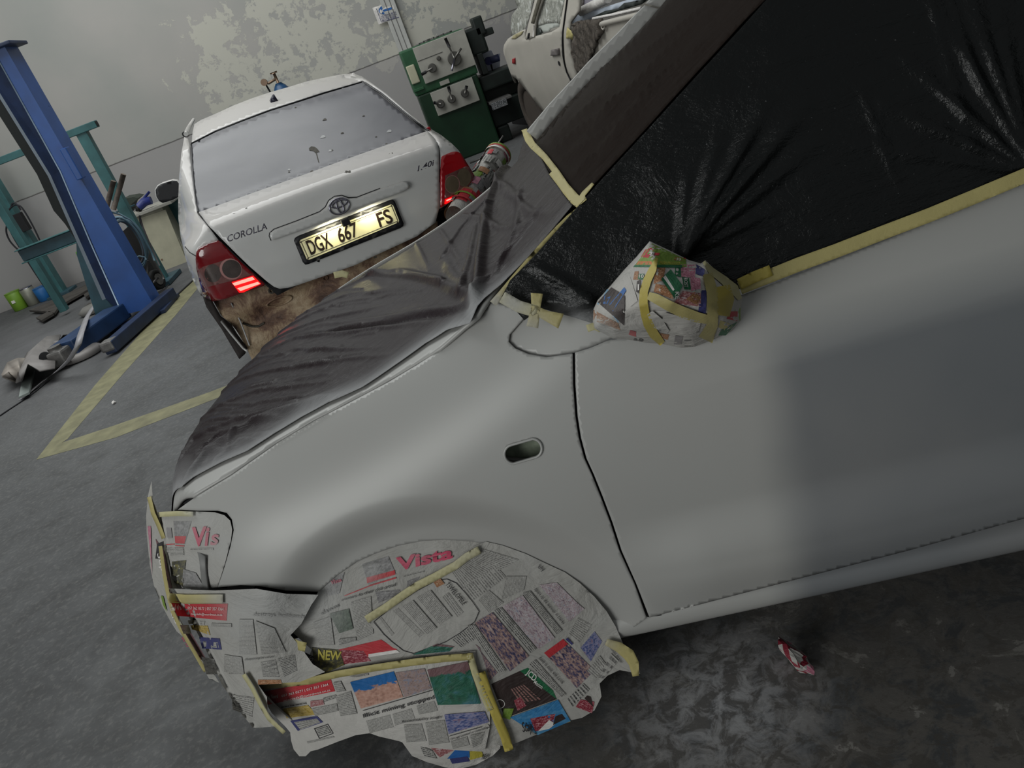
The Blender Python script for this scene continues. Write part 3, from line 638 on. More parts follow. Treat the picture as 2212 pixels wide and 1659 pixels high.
s.body(c1((1745, 1410), (1870, 1350), (1850, 1050), (1690, 1100)), M_TXT, 26).body(c1((1440, 1440), (1560, 1440), (1530, 1210), (1390, 1260)), M_TXT, 20).quad(c1((1600, 1345), (1710, 1310), (1675, 1150), (1520, 1190)), M_MAN)
s.body(c1((1600, 1440), (1735, 1405), (1730, 1375), (1595, 1390)), M_TXB, 4).quad(c1((1910, 1110), (2090, 1040), (2080, 1000), (1885, 1020)), M_DIM)
s.quad(c1((1620, 1590), (2060, 1480), (1930, 1400), (1590, 1480)), M_REDI).quad(c1((1600, 1600), (1850, 1570), (1790, 1490), (1610, 1480)), M_RED2).quad(c1((1830, 1540), (2080, 1500), (2050, 1480), (1830, 1515)), M_WHI)
s.quad(c1((1260, 1659), (1430, 1700), (1440, 1560), (1330, 1500)), M_INK).quad(c1((1420, 1690), (1640, 1600), (1600, 1480), (1380, 1460)), M_OLIVE)
s.text('NEW', c1((1430, 1560), (1620, 1555), (1620, 1490), (1420, 1470)), M_YLW, .03, .2).text('OFFS', c1((1310, 1659), (1400, 1545), (1375, 1520), (1275, 1630)), M_GRY, .02)
done(s)
# --- right wheel sheet
s = news(mkS(yw, .006), 'large newspaper with team photos over the right side of the near wheel', [(1150, 1195, 40, .35), (1300, 1340, 30, .3)])
s.base([(793, 1331), (834, 1302), (874, 1274), (939, 1237), (985, 1212), (1020, 1178), (1050, 1166), (1085, 1174), (1135, 1192), (1185, 1216), (1220, 1232), (1252, 1255), (1284, 1285), (1310, 1316), (1330, 1350), (1345, 1385), (1376, 1421), (1382, 1451), (1338, 1443), (1312, 1455), (1295, 1472), (1299, 1500), (1284, 1530), (1257, 1546), (1230, 1552), (1200, 1565), (1162, 1581), (1097, 1608), (1040, 1600), (1000, 1420), (885, 1407), (850, 1395), (820, 1372)], M_PAP)
box = c2((1130, 315), (1600, 0), (1760, -20), (1900, 130), (2000, 275), (1760, 460), (1560, 540), (1420, 590), (1240, 450), (1160, 350))
bx = smooth(box, 1, True)
for i in range(len(bx)): s.line(bx[i], bx[(i+1) % len(bx)], 1.6, M_INK)
s.text('TSWELOPELE', c2((1840, 190), (1880, 165), (1735, 10), (1700, 30))[:0] or [c2((1705, 25))[0], c2((1845, 190))[0], c2((1880, 170))[0], c2((1735, 0))[0]], M_INK, .004)
s.quad(c2((1640, 50), (1700, 20), (1670, -20), (1610, 0)), M_FOOD)
def obody(q, m, n): s.body(c2(*q), m, n)
obody([(1640, 60), (1780, 220), (1870, 320), (1840, 340)][:0] or [(1480, 130), (1660, 340), (1760, 280), (1590, 70)], M_TXT, 10); obody([(1370, 200), (1560, 420), (1640, 370), (1450, 150)], M_TXT, 8); obody([(1290, 240), (1500, 450), (1540, 420), (1330, 215)], M_TXT, 5)
obody([(1185, 300), (1280, 440), (1300, 420), (1200, 290)], M_TXT, 3); obody([(1680, 130), (1800, 290), (1850, 250), (1730, 90)], M_TXT, 4)
def o3(q, m, n=None, **k):
    q = c3(*q); s.body(q, m, n) if n else s.quad(q, m)
o3([(460, 290), (560, 440), (1000, 200), (700, 110)], M_TXT, 24); o3([(560, 420), (640, 520), (900, 340), (820, 250)], M_TXT, 16); o3([(680, 520), (760, 620), (880, 540), (760, 440)], M_TXT, 12); o3([(900, 330), (860, 520), (1040, 440), (1060, 330)], M_TXT, 16)
o3([(650, 700), (930, 1085), (1080, 965), (790, 615)], M_TEAM); o3([(870, 570), (1155, 910), (1285, 820), (1030, 480)], M_TEAM2); o3([(800, 600), (1090, 940), (1140, 905), (860, 575)], M_TXB, 4); o3([(590, 720), (840, 1090), (900, 1080), (650, 710)], M_TXB, 4)
o3([(1030, 460), (1300, 790), (1345, 760), (1090, 445)], M_TXB, 5); o3([(470, 840), (540, 900), (660, 830), (590, 740)], M_TXB, 9); o3([(1395, 790), (1480, 860), (1580, 720), (1470, 660)], M_TXT, 10); o3([(1490, 900), (1570, 1010), (1660, 850), (1600, 770)], M_BLUP)
o3([(1200, 940), (1460, 1220), (1600, 1080), (1350, 830)], M_TEAM); o3([(1200, 940), (1240, 980), (1390, 870), (1350, 830)], M_REDI); o3([(1160, 400), (1330, 600), (1480, 560), (1300, 380)], M_TEAM2); o3([(1330, 600), (1400, 690), (1520, 590), (1450, 530)], M_TEAM2)
o3([(1080, 1030), (1340, 1290), (1375, 1270), (1130, 990)], M_TXB, 4); o3([(1380, 1310), (1420, 1370), (1560, 1230), (1510, 1180)], M_TXB, 7); o3([(1540, 1080), (1610, 1140), (1700, 1040), (1640, 960)], M_TXT, 8); o3([(1620, 1150), (1660, 1150), (1790, 1000), (1730, 940)], M_TXT, 4)
q = c3((1115, 435), (1345, 715), (1370, 700), (1140, 420)); s.text('Sport op die wenner in Derby', q, M_INK, .004)
q = c3((1150, 985), (1335, 1185), (1360, 1170), (1175, 965)); s.text('Ready to assist, with a smile', q, M_INK, .004)
q = c3((1680, 850), (1800, 1020), (1830, 1010), (1700, 835)); s.text('from business partner', q, M_INK, .006)
q = c3((1145, 270), (1190, 300), (1210, 265), (1165, 230)); s.text('bly', q, M_INK, .01)
o3([(1370, 830), (1420, 875), (1430, 865), (1385, 815)], M_NAVY)
o3([(780, 1190), (890, 1460), (1300, 1310), (1010, 1085)], M_BRN); o3([(1010, 1085), (1300, 1310), (1270, 1240), (1070, 1060)], M_GRN)
s.text('JCD', c3((1045, 1110), (1110, 1180), (1150, 1120), (1080, 1060)), M_WHI, .015).text('Motion', c3((1115, 1175), (1180, 1225), (1195, 1195), (1130, 1150)), M_WHI, .005)
s.body(c3((900, 1240), (960, 1400), (1080, 1330), (960, 1180)), M_DIM, 4) if 0 else None
o3([(930, 1230), (1000, 1340), (1180, 1310), (1040, 1190)], text_mat('advert_print', (46, 34, 32), (164, 120, 112), .8), 6); o3([(960, 1320), (990, 1400), (1060, 1360), (1010, 1290)], M_RED2)
cen = c3((850, 1345))[0]; ring = [(cen[0]+10*math.cos(t), cen[1]+9*math.sin(t)) for t in np.linspace(0, 6.28, 16)]
for i in range(15): s.line(ring[i], ring[i+1], 1.4, M_WHI)
o3([(870, 1450), (930, 1470), (960, 1380), (880, 1380)], M_LIME); o3([(930, 1450), (1150, 1590), (1410, 1480), (1310, 1310)], M_SKY); o3([(1130, 1560), (1260, 1530), (1290, 1420), (1090, 1460)], M_RED2); o3([(1150, 1560), (1240, 1540), (1290, 1500), (1240, 1470)], M_WHI); o3([(1270, 1510), (1370, 1460), (1340, 1420), (1290, 1440)], M_BRN); o3([(1230, 1540), (1410, 1490), (1400, 1470), (1290, 1500)], M_GOLD)
s.text('Stay', c3((1040, 1590), (1120, 1580), (1100, 1470), (1010, 1490)), M_INK, .01, .3); s.text('Fresh', c3((1120, 1590), (1150, 1580), (1080, 1480), (1050, 1490)), M_INK)
o3([(450, 870), (560, 905), (620, 870), (540, 820)], M_GRN) if 0 else None
s.quad(c2((1440, 590), (1740, 560), (1780, 520), (1640, 500)), M_POOL)
s.quad(c3((690, 900), (770, 1160), (830, 1100), (650, 870)), M_TEAM)
s.quad(c3((1450, 1370), (1580, 1420), (1600, 1330), (1490, 1310)), M_RED2).quad(c3((1520, 1300), (1590, 1370), (1570, 1290), (1540, 1280)), M_BRN)
done(s)
# --- lower rear piece peeping out at the bottom
s = news(mkS(yw, .004), 'newspaper corner with blue picture, peeping out lowest under the illicit mining sheet', [], 8)
s.base(c2((1180, 1100), (1340, 1260), (1440, 1400), (1560, 1450), (1700, 1490), (1800, 1508), (1950, 1470), (2080, 1400), (2140, 1340), (2155, 1200), (2080, 1060), (1600, 1080)), M_PAPW)
s.quad(c2((1660, 1410), (1800, 1340), (1760, 1300), (1560, 1300)), M_CAR).quad(c2((1720, 1420), (1900, 1410), (1890, 1320), (1800, 1330)), M_BLU).quad(c2((1760, 1460), (1900, 1440), (1880, 1400), (1740, 1420)), M_NAVY).quad(c2((1900, 1430), (2010, 1400), (1990, 1350), (1900, 1360)), M_YLW)
s.body(c2((1540, 1400), (1640, 1420), (1600, 1350), (1500, 1310)), M_TXB, 5).text('NEW!', c2((1995, 1420), (2060, 1405), (2055, 1375), (2000, 1380)), M_INK, .01)
done(s)
# --- front lower sheet
s = news(mkS(yw, .011), 'newspaper headlined about illicit mining, hanging at the lower front of the near wheel', [(600, 1500, 30, .2)], 8)
s.base([(562, 1468), (600, 1464), (660, 1455), (733, 1442), (800, 1434), (900, 1418), (960, 1405), (1028, 1398)]+c2((1950, 640), (1985, 760), (2060, 1000), (2062, 1120), (2030, 1250), (2005, 1345), (1800, 1335), (1600, 1315), (1440, 1300), (1340, 1262), (1180, 1225), (1110, 1200), (1000, 1215), (850, 1270), (700, 1330), (640, 1345), (600, 1385), (550, 1385), (505, 1330), (485, 1260), (478, 1195), (440, 1150), (330, 1040), (300, 990), (285, 900), (250, 850)), M_PAPW)
s.quad(c2((300, 975), (835, 865), (800, 765), (270, 870)), M_REDI); s.text('deel Noord', c2((290, 925), (385, 915), (385, 885), (290, 890)), M_WHI, .01); s.text('057 362 0577 | 057 357 1364', c2((415, 912), (785, 820), (782, 795), (412, 890)), M_WHI, .002); s.text('noordelik@noordnuus.co.za', c2((432, 950), (800, 860), (800, 838), (430, 925)), M_WHI)
s.body(c2((410, 1005), (610, 970), (605, 950), (405, 985)), M_TXB, 1).quad(c2((450, 1080), (690, 1050), (620, 975), (420, 1005)), M_GOLD).quad(c2((540, 1180), (740, 1110), (690, 1060), (480, 1100)), M_NAVY).body(c2((560, 1170), (720, 1110), (690, 1080), (510, 1110)), M_TXT, 4)
s.quad(c2((640, 990), (750, 970), (740, 930), (640, 940)), M_CAR); s.body(c2((750, 950), (850, 915), (840, 890), (740, 915)), M_TXB, 3).body(c2((680, 1060), (860, 1020), (850, 960), (650, 1000)), M_TXT, 6).body(c2((880, 1060), (1010, 1040), (960, 860), (840, 900)), M_TXT, 14).body(c2((850, 870), (920, 860), (880, 780), (820, 790)), M_TXT, 6)
f = c2((670, 1160), (775, 1125), (820, 1200), (710, 1240))
for i in range(4): s.line(f[i], f[(i+1) % 4], 1.5, M_INK)
s.body(c2((710, 1225), (805, 1195), (770, 1140), (685, 1165)), M_TXB, 5); s.body(c2((620, 1280), (830, 1230), (820, 1220), (610, 1265)), M_TXT, 2)
s.quad(c2((1040, 1000), (1375, 910), (1300, 705), (955, 790)), M_MINE).quad(c2((1385, 910), (1600, 840), (1545, 680), (1310, 715)), M_MINE2).quad(c2((1650, 970), (1990, 960), (1885, 625), (1565, 690)), M_POOL).quad(c2((1735, 1200), (2055, 1105), (2020, 1020), (1700, 1045)), M_BLUP)
s.body(c2((1010, 752), (1100, 735), (1098, 720), (945, 745)), M_TXT, 1)
s.text('Illicit mining stopped', c2((1065, 1080), (1630, 925), (1620, 885), (1055, 1040)), M_INK, .012).text('Accountability sought', c2((1365, 1115), (1685, 1075), (1680, 1050), (1360, 1090)), M_INK, .008).text('Drugs seized in townships', c2((1755, 1250), (2065, 1150), (2060, 1130), (1750, 1232)), M_INK, .006)
s.line(*c2((1055, 1015), (1610, 850)), 1.3, M_INK); s.line(*c2((1740, 1215), (2000, 1140)), 1.2, M_INK)
s.body(c2((1110, 1200), (1300, 1150), (1270, 1050), (1080, 1100)), M_TXT, 11).body(c2((1310, 1140), (1470, 1090), (1440, 1000), (1290, 1045)), M_TXT, 9).body(c2((1500, 1050), (1650, 1020), (1620, 940), (1480, 980)), M_TXT, 9).body(c2((1400, 1270), (1560, 1260), (1520, 1120), (1380, 1130)), M_TXT, 14).body(c2((1580, 1290), (1740, 1270), (1700, 1090), (1550, 1110)), M_TXT, 18).body(c2((1770, 1320), (1900, 1290), (1880, 1220), (1750, 1260)), M_TXT, 7).body(c2((1930, 1310), (2030, 1260), (2040, 1180), (1900, 1210)), M_TXT, 8)
s.quad(c2((1985, 1330), (2020, 1340), (2062, 1140), (2040, 1120)), M_PAPW)
done(s)
# --- nose sheet seen edge on
def nose(y, z): return nosex(y, z)+.012
def S_nose(P, off=0):
    q = PO.march(P, 0, lambda y, z: nose(y, z)+.008*fold(y, z, 31, .8), .6, 4.5, 260); q[:, 0] += off; return q
def S_nosey(P, off=0):   # wraps round the corner: depth grows towards the number plate side
    P = np.asarray(P, float); xl = np.interp(P[:, 1], [1030, 1100, 1200, 1300, 1380, 1480], [326, 316, 320, 342, 380, 470]); t = np.clip((P[:, 0]-xl)/70, 0, 1)
    q = PO.plane(P, 1, 1.0); y = .44+.22*t**.8; d = rays(P)@PO.R.T; tt = (y-PO.o[1])/d[:, 1]; q = PO.o+d*tt[:, None]
    q[:, 1] += off; q[:, 0] += off; return q
s = news(S_nosey, 'newspaper with Super Savings advert wrapped round the near hatchback nose, seen edge on', [], 7)
s.base(c1((100, 145), (112, 300), (160, 420), (205, 590), (250, 850), (268, 1000), (330, 1250), (430, 1420), (520, 1560), (610, 1700), (640, 1750), (560, 1720), (470, 1560), (380, 1410), (300, 1340), (250, 1260), (180, 1130), (120, 980), (85, 800), (62, 560), (58, 420), (75, 250)), M_PAP)
s.quad(c1((270, 1230), (330, 1290), (205, 700), (135, 600)), M_DRED).quad(c1((440, 1500), (610, 1680), (420, 1350), (330, 1330)), M_DRED).quad(c1((135, 760), (185, 760), (200, 620), (150, 640)), M_INK)
q = c1((160, 720), (300, 1270), (350, 1280), (200, 700)); s.text('Super Savings', [q[1], q[0], q[3], q[2]][::-1][:0] or [c1((145, 720))[0], c1((285, 1260))[0], c1((335, 1290))[0], c1((195, 700))[0]], M_WHI, .006)
s.text('68 95', c1((400, 1440), (340, 1370), (370, 1350), (430, 1420))[:0] or [c1((350, 1385))[0], c1((395, 1460))[0], c1((425, 1445))[0], c1((380, 1370))[0]], M_MAG, .01); s.text('54', [c1((430, 1490))[0], c1((480, 1560))[0], c1((505, 1545))[0], c1((460, 1480))[0]], M_MAG, .01)
s.quad(c1((560, 1640), (610, 1690), (590, 1600), (520, 1580)), M_BRN).quad(c1((95, 700), (110, 900), (100, 500), (75, 500)), M_MEAT)
s.quad(c1((200, 1130), (230, 1180), (200, 1060), (180, 1050)), M_LIME)
done(s)
# ------------------------------------------------------------------ tape
def tape(pts, w, S, label, m=None, blobs=(), group=None, off=.004):
    s = Sheet(S, blobs, 8); P = np.array(pts, float); L = []; Rr = []
    for i in range(len(P)):
        d = P[min(i+1, len(P)-1)]-P[max(i-1, 0)]; d /= np.hypot(*d); n = np.array([-d[1], d[0]]); ww = w[i] if hasattr(w, '__len__') else w
        L.append(tuple(P[i]+n*ww/2)); Rr.append(tuple(P[i]-n*ww/2))
    s.base(L+Rr[::-1], m or M_TAPE, off, 7); o = s.b.build('masking_tape', None, solid=.0004, off=1, label=label, cat='tape', group=group); return place(o)
SW = mkS(yw, .013); SB = mkS(yb, .018, .6, 2.3)
def S_topP(P, off=0):
    q = PO.march(P, 2, top, .8, 6); q[:, 2] += off+.006; return q
def S_winP(P, off=0):
    q = S_win(P); q[:, 1] += off+.004; return q
tape(c2((210, 815), (420, 795), (640, 770), (860, 715), (1150, 665), (1450, 620), (1700, 590), (1930, 572)), 15, SW, 'long yellow masking tape along the top edge of the newspaper about illicit mining', M_TAPE, [(580, 1470, 40, .3)])
tape(c2((1905, 560), (1945, 700), (2000, 850), (2070, 1000)), 15, SW, 'pale masking tape down the right edge of the newspaper about illicit mining', M_TAPEP)
tape(c2((1990, 700), (2050, 880), (2120, 1060), (2180, 1200), (2215, 1320)), 20, SW, 'deep yellow masking tape beside the brown advert under the near wheel', M_TAPE2)
tape(c2((1085, 290), (1230, 200), (1370, 100), (1490, 20), (1620, -45))+c3((500, 230), (590, 160), (690, 105)), 17, mkS(yw, .010), 'yellow masking tape sloping across the near wheel paper below the red masthead', M_TAPEP, [(1010, 1190, 40, .3)])
tape(c1((262, 1028), (400, 1035), (560, 1032), (700, 1030)), 20, SB, 'masking tape under the covered headlight of the near hatchback', M_TAPE, [(490, 1280, 45, .75), (440, 1280, 25, .2)])
tape(c1((1105, 1250), (1200, 1340), (1290, 1385), (1355, 1400)), 20, mkS(yw, .022), 'short bent masking tape between bumper newspaper and wheel newspaper', M_TAPE, [(600, 1340, 20, .5)])
tape(c1((98, 260), (130, 390), (180, 500), (215, 590)), 9, S_nosey, 'narrow masking tape on the nose corner above the headlight cover', M_TAPE)
tape(c1((205, 640), (235, 860), (262, 1010), (300, 1160), (380, 1330), (470, 1480), (560, 1640)), 8, S_nosey, 'long masking tape down the front corner of the near hatchback', M_TAPE, off=.008)
tape(c2((130, 690), (200, 800), (270, 940), (330, 1040), (450, 1150)), 9, mkS(yb, .024, .6, 2.3), 'masking tape at the lower left edge of the wheel newspaper', M_TAPEP)
tape(c3((1690, 830), (1790, 870), (1870, 930), (1910, 1000), (1925, 1100)), [14, 22, 26, 22, 14], mkS(yw, .012), 'curling masking tape flap hanging behind the near front wheel by the sill', M_TAPE, [(1310, 1380, 25, .4)])
tape(c1((135, 405), (220, 398), (320, 392), (440, 398)), 11, mkS(side, .001, .6, 2.3), 'masking tape above the headlight newspaper at the bonnet corner', M_TAPEP, [(430, 1106, 30, .7)])
s = Sheet(S_topP); s.base([(1128, 287), (1140, 283), (1160, 318), (1185, 345), (1212, 380), (1232, 410), (1256, 437), (1262, 428), (1283, 408), (1288, 412), (1268, 437), (1272, 445), (1250, 462), (1238, 452), (1222, 432), (1208, 412), (1190, 388), (1196, 382), (1176, 355), (1150, 330), (1137, 312)], M_TAPE, .006, 5)
place(s.b.build('masking_tape', None, solid=.0006, off=1, label='crooked yellow masking tape crossing the windshield base from pillar to pillar', cat='tape'))
tape([(1250, 456), (1228, 468), (1205, 490), (1170, 528), (1140, 562), (1112, 596), (1084, 632), (1066, 655)], [18, 10, 9, 9, 9, 11, 14, 18], mkS(lambda x, z: .672+0*x, 0), 'narrow yellow masking tape running down the near windshield edge to the wing', M_TAPE, [(1070, 650, 28, .8)])
tape([(1594, 616), (1640, 597), (1720, 565), (1800, 536), (1900, 497), (2000, 459), (2100, 418), (2212, 371), (2290, 338)], [28, 29, 30, 30, 30, 30, 31, 31, 31], S_winP, 'long straight yellow masking tape along the base of the side window film', M_TAPE, off=.012)
tape([(1592, 606), (1625, 590), (1660, 576)], 24, S_winP, 'short second piece of masking tape lapped on the window tape beside the wrapped mirror', M_TAPE2, off=.016)
for a, w, lab, m in (([(1160, 632), (1158, 660), (1150, 705)], [26, 20, 26], 'crumpled yellow masking tape standing upright on the wing corner below the windshield', M_TAPE), ([(1150, 665), (1180, 680), (1212, 692)], [18, 22, 34], 'masking tape strip fanning right on the wing corner below the windshield', M_TAPE), ([(1085, 640), (1120, 660), (1160, 672)], 26, 'grey-dusted masking tape between bonnet film and side film', M_TAPEP), ([(1268, 708), (1285, 702), (1298, 712)], [16, 18, 10], 'small round tab of masking tape left of the wrapped mirror', M_TAPEP)):
    tape(a, w, mkS(lambda x, z: win(x, z)+.03, 0), lab, m, [(1140, 725, 50, .8), (1110, 650, 40, .8 if 'grey' in lab else .1)])
tape([(722, 594), (740, 590), (752, 594)], 14, mkS(lambda x, z: -.70+0*x, 0, 1.5, 6), 'small tab of masking tape on the far bonnet edge in front of the white saloon', M_TAPEP)
# ------------------------------------------------------------------ wrapped mirror
mp = cm((820, 128), (1060, 240), (1340, 380), (1500, 425), (1560, 378), (1700, 520), (1990, 720), (2050, 890), (2035, 1000), (2030, 1180), (1900, 1330), (1680, 1430), (1420, 1530), (1240, 1545), (1000, 1495), (760, 1475), (480, 1430), (330, 1420), (90, 1290), (65, 1190), (75, 1030), (130, 910), (300, 720), (480, 510), (650, 330))
mc = np.array(mp).mean(0)
def mdep(P):
    d = pdist(P, mp)*np.where(inpoly(P, mp), 1, 0); e = np.clip(d/120, 0, 1)
    y = .80+.19*np.sqrt(np.clip(1-(1-e)**2, 0, 1)); a = P[:, 0]/1000*6; b2 = P[:, 1]/1000*6
    cr = fold(a*.16, b2*.16, 41, 1.6)+.6*fold(a*.2, b2*.2, 42, 2.6)
    return y+.028*cr*e**.4
def S_mir(P, off=0):
    P = np.asarray(P, float); y = mdep(P)+off; d = rays(P)@PO.R.T; t = (y-PO.o[1])/d[:, 1]; return PO.o+d*t[:, None]
s = Sheet(S_mir, [(1300, 715, 35, .7), (1360, 735, 40, .3)], 6); s.base(mp, M_PAPW)
# closed back of the parcel
bp_ = densify(mp, 10); q = PO.plane(bp_, 1, .80); cb = q.mean(0); n = len(q); s.b.add(np.vstack([q, [cb]]), [((i+1) % n, i, n) for i in range(n)], M_PAPW)
s.quad(cm((600, 475), (1310, 470), (1300, 370), (850, 160)), M_LIME).quad(cm((640, 440), (870, 440), (840, 395), (670, 395)), M_ORG).quad(cm((700, 340), (800, 350), (900, 200), (760, 240)), M_REDI).quad(cm((600, 472), (1250, 480), (1250, 445), (620, 445)), M_GRN)
s.quad(cm((810, 310), (940, 318), (960, 285), (830, 275)), M_REDI).text('34', cm((815, 308), (880, 312), (890, 280), (825, 275)), M_WHI, .02).quad(cm((1140, 375), (1290, 395), (1300, 350), (1160, 345)), M_REDI).text('33', cm((1170, 380), (1230, 388), (1235, 352), (1180, 348)), M_WHI, .02)
s.text('FRESH PRODUCE', cm((950, 430), (1220, 440), (1225, 405), (955, 395)), M_YLW, .01).quad(cm((600, 640), (680, 640), (670, 525), (620, 530)), M_FOOD).quad(cm((660, 635), (740, 640), (745, 560), (670, 565)), M_GRN).text('10', cm((678, 615), (740, 615), (740, 570), (680, 570)), M_WHI, .02)
s.quad(cm((870, 700), (1000, 640), (1030, 480), (900, 480)), M_FOOD).quad(cm((970, 630), (1160, 900), (1260, 720), (1100, 500)), M_GRN).quad(cm((1000, 610), (1130, 790), (1150, 770), (1030, 580)), M_WHI).text('KE', cm((1165, 860), (1230, 920), (1225, 780), (1165, 780))[:0] or [cm((1155, 800))[0], cm((1160, 900))[0], cm((1215, 900))[0], cm((1210, 800))[0]], M_WHI, .01)
s.quad(cm((870, 800), (1130, 900), (1110, 740), (900, 690)), M_FOOD).quad(cm((1150, 590), (1290, 610), (1270, 480), (1160, 470)), M_GRN).text('ROST', [cm((1270, 620))[0], cm((1280, 740))[0], cm((1330, 740))[0], cm((1325, 620))[0]], M_WHI, .01).quad(cm((1240, 600), (1420, 610), (1430, 440), (1230, 440)), M_MEAT).quad(cm((1370, 790), (1500, 760), (1490, 620), (1360, 600)), M_MEAT).quad(cm((1280, 770), (1370, 770), (1340, 620), (1250, 610)), M_GRN)
s.quad(cm((1430, 560), (1540, 600), (1550, 500), (1430, 430)), M_NAVY).quad(cm((1460, 1080), (1560, 1090), (1590, 780), (1510, 780)), M_NAVY).quad(cm((1130, 960), (1500, 1000), (1500, 820), (1260, 790)), M_CAR).quad(cm((1300, 900), (1450, 980), (1500, 880), (1420, 800)), M_FOOD)
s.quad(cm((130, 940), (480, 1250), (490, 850), (310, 740)), M_BRN).quad(cm((250, 1010), (330, 1060), (510, 780), (480, 740)), M_BLU).quad(cm((200, 960), (260, 960), (300, 860), (220, 850)), M_BLU)
M_CARD = spray_mat('pale_blue_print', (126, 164, 190), .6)
for qq in ([(120, 960), (190, 1010), (200, 940), (140, 930)], [(280, 920), (340, 950), (370, 840), (300, 830)], [(300, 1080), (400, 1215), (450, 1110), (350, 980)], [(190, 870), (280, 880), (320, 760), (250, 770)]): s.quad(cm(*qq), M_CARD)
s.quad(cm((70, 1180), (430, 1310), (400, 1220), (75, 1040)), M_FOOD).quad(cm((480, 650), (560, 1000), (660, 920), (560, 600)), M_PAPW).quad(cm((640, 800), (700, 830), (700, 640), (650, 660)), M_BRN).text('1', cm((660, 780), (680, 780), (680, 700), (660, 700)), M_WHI, .02)
s.quad(cm((540, 1370), (640, 1400), (640, 1330), (560, 1310)), M_REDI).text('a8', cm((600, 1445), (730, 1465), (740, 1430), (610, 1405)), M_INK, .01).body(cm((1280, 1530), (1400, 1530), (1370, 1440), (1280, 1440)), M_TXB, 5).quad(cm((960, 1410), (1060, 1440), (1080, 1370), (960, 1350)), M_FOOD).quad(cm((1140, 1500), (1240, 1500), (1260, 1390), (1160, 1380)), M_GRY)
s.quad(cm((1840, 1160), (1980, 1190), (1990, 1060), (1890, 1060)), M_REDI).quad(cm((1730, 1380), (1830, 1380), (1990, 1200), (1780, 1290)), M_GRN).quad(cm((1960, 1190), (2025, 1180), (2025, 1010), (1950, 1030)), M_LIME).quad(cm((1730, 1270), (1850, 1330), (1920, 1240), (1760, 1180)), M_TAPE)
s.text('Y', cm((820, 1180), (870, 1170), (860, 1120), (810, 1110)), M_INK, .01)
mir = place(s.b.build('wrapped_side_mirror', None, label='near hatchback side mirror wrapped in a bulky colourful newspaper parcel with yellow tape', cat='mirror'))
def mtape(pts, w, m, name='tape_strip'):
    s = Sheet(S_mir, (), 6); P = np.array(cm(*pts), float); L = []; Rr = []
    for i in range(len(P)):
        d = P[min(i+1, len(P)-1)]-P[max(i-1, 0)]; d /= np.hypot(*d); nn = np.array([-d[1], d[0]]); ww = w[i]*.16275
        L.append(tuple(P[i]+nn*ww/2)); Rr.append(tuple(P[i]-nn*ww/2))
    s.base(L+Rr[::-1], m, .006, 5); return s.b.build(name, mir)
mtape([(915, 350), (860, 500), (790, 640), (740, 800), (735, 950), (760, 1100), (800, 1230), (880, 1370), (990, 1490)], [30, 100, 110, 110, 115, 120, 130, 130, 80], M_TAPE2)
mtape([(800, 850), (900, 890), (1060, 980), (1250, 1070), (1450, 1140), (1590, 1170)], [100, 130, 140, 150, 140, 120], M_TAPE)
mtape([(1535, 400), (1640, 520), (1800, 640), (1940, 760), (2020, 900)], [40, 90, 110, 130, 60], M_TAPEP)
mtape([(1590, 560), (1650, 800), (1660, 1050), (1650, 1250), (1560, 1440)], [130, 150, 150, 150, 200], M_TAPE)
mtape([(1790, 720), (1830, 900), (1800, 1120)], [190, 230, 160], M_TAPE2)
mtape([(820, 1080), (930, 1220), (1060, 1340)], [90, 160, 60], M_PAPW, 'torn_paper_flap'); mtape([(1000, 1130), (1250, 1220), (1480, 1280)], [120, 170, 170], M_PAPW, 'torn_paper_flap')
# crumpled scrap on the floor
def crumple(name, c, r, mats, label, cat, seed, sc=(1, 1, .7), rz=0):
    bm = bmesh.new(); bmesh.ops.create_icosphere(bm, subdivisions=3, radius=1); rr = random.Random(seed)
    pl = [(Vector((rr.uniform(-1, 1), rr.uniform(-1, 1), rr.uniform(-1, 1))).normalized(), rr.uniform(.45, .9)) for _ in range(16)]
    for v in bm.verts:
        for n, d in pl:
            e = v.co.dot(n)
            if e > d: v.co -= n*(e-d)*1.3
        v.co = Vector((v.co.x*sc[0], v.co.y*sc[1], v.co.z*sc[2]))*r
    b = MB(); V = [v.co.copy() for v in bm.verts]; rr = random.Random(seed+1)
    cl = {}
    for f in bm.faces:
        c_ = f.calc_center_median(); k = int((math.sin(c_.x/r*3.1+seed)+math.sin(c_.y/r*4.3)+math.sin(c_.z/r*5+2))*1.2+50) % len(mats)
        b.add([V[v.index] for v in f.verts], [(0, 1, 2)], mats[k], sm=False)
    bm.free(); zmin = min(v[2] for v in b.v); o = b.build(name, None, label=label, cat=cat); o.location = (c[0], c[1], -zmin+.001); o.rotation_euler = (0, 0, rz); return o
p = floor_px([(1726, 1440)])[0]; crumple('crumpled_paper', p, .058, [M_MEAT, M_PAP, M_PAPW, M_RED2, M_PAPW], 'crumpled ball of printed newspaper on the floor beside the near car sill', 'paper', 5, (.55, 1.25, .6), .25)
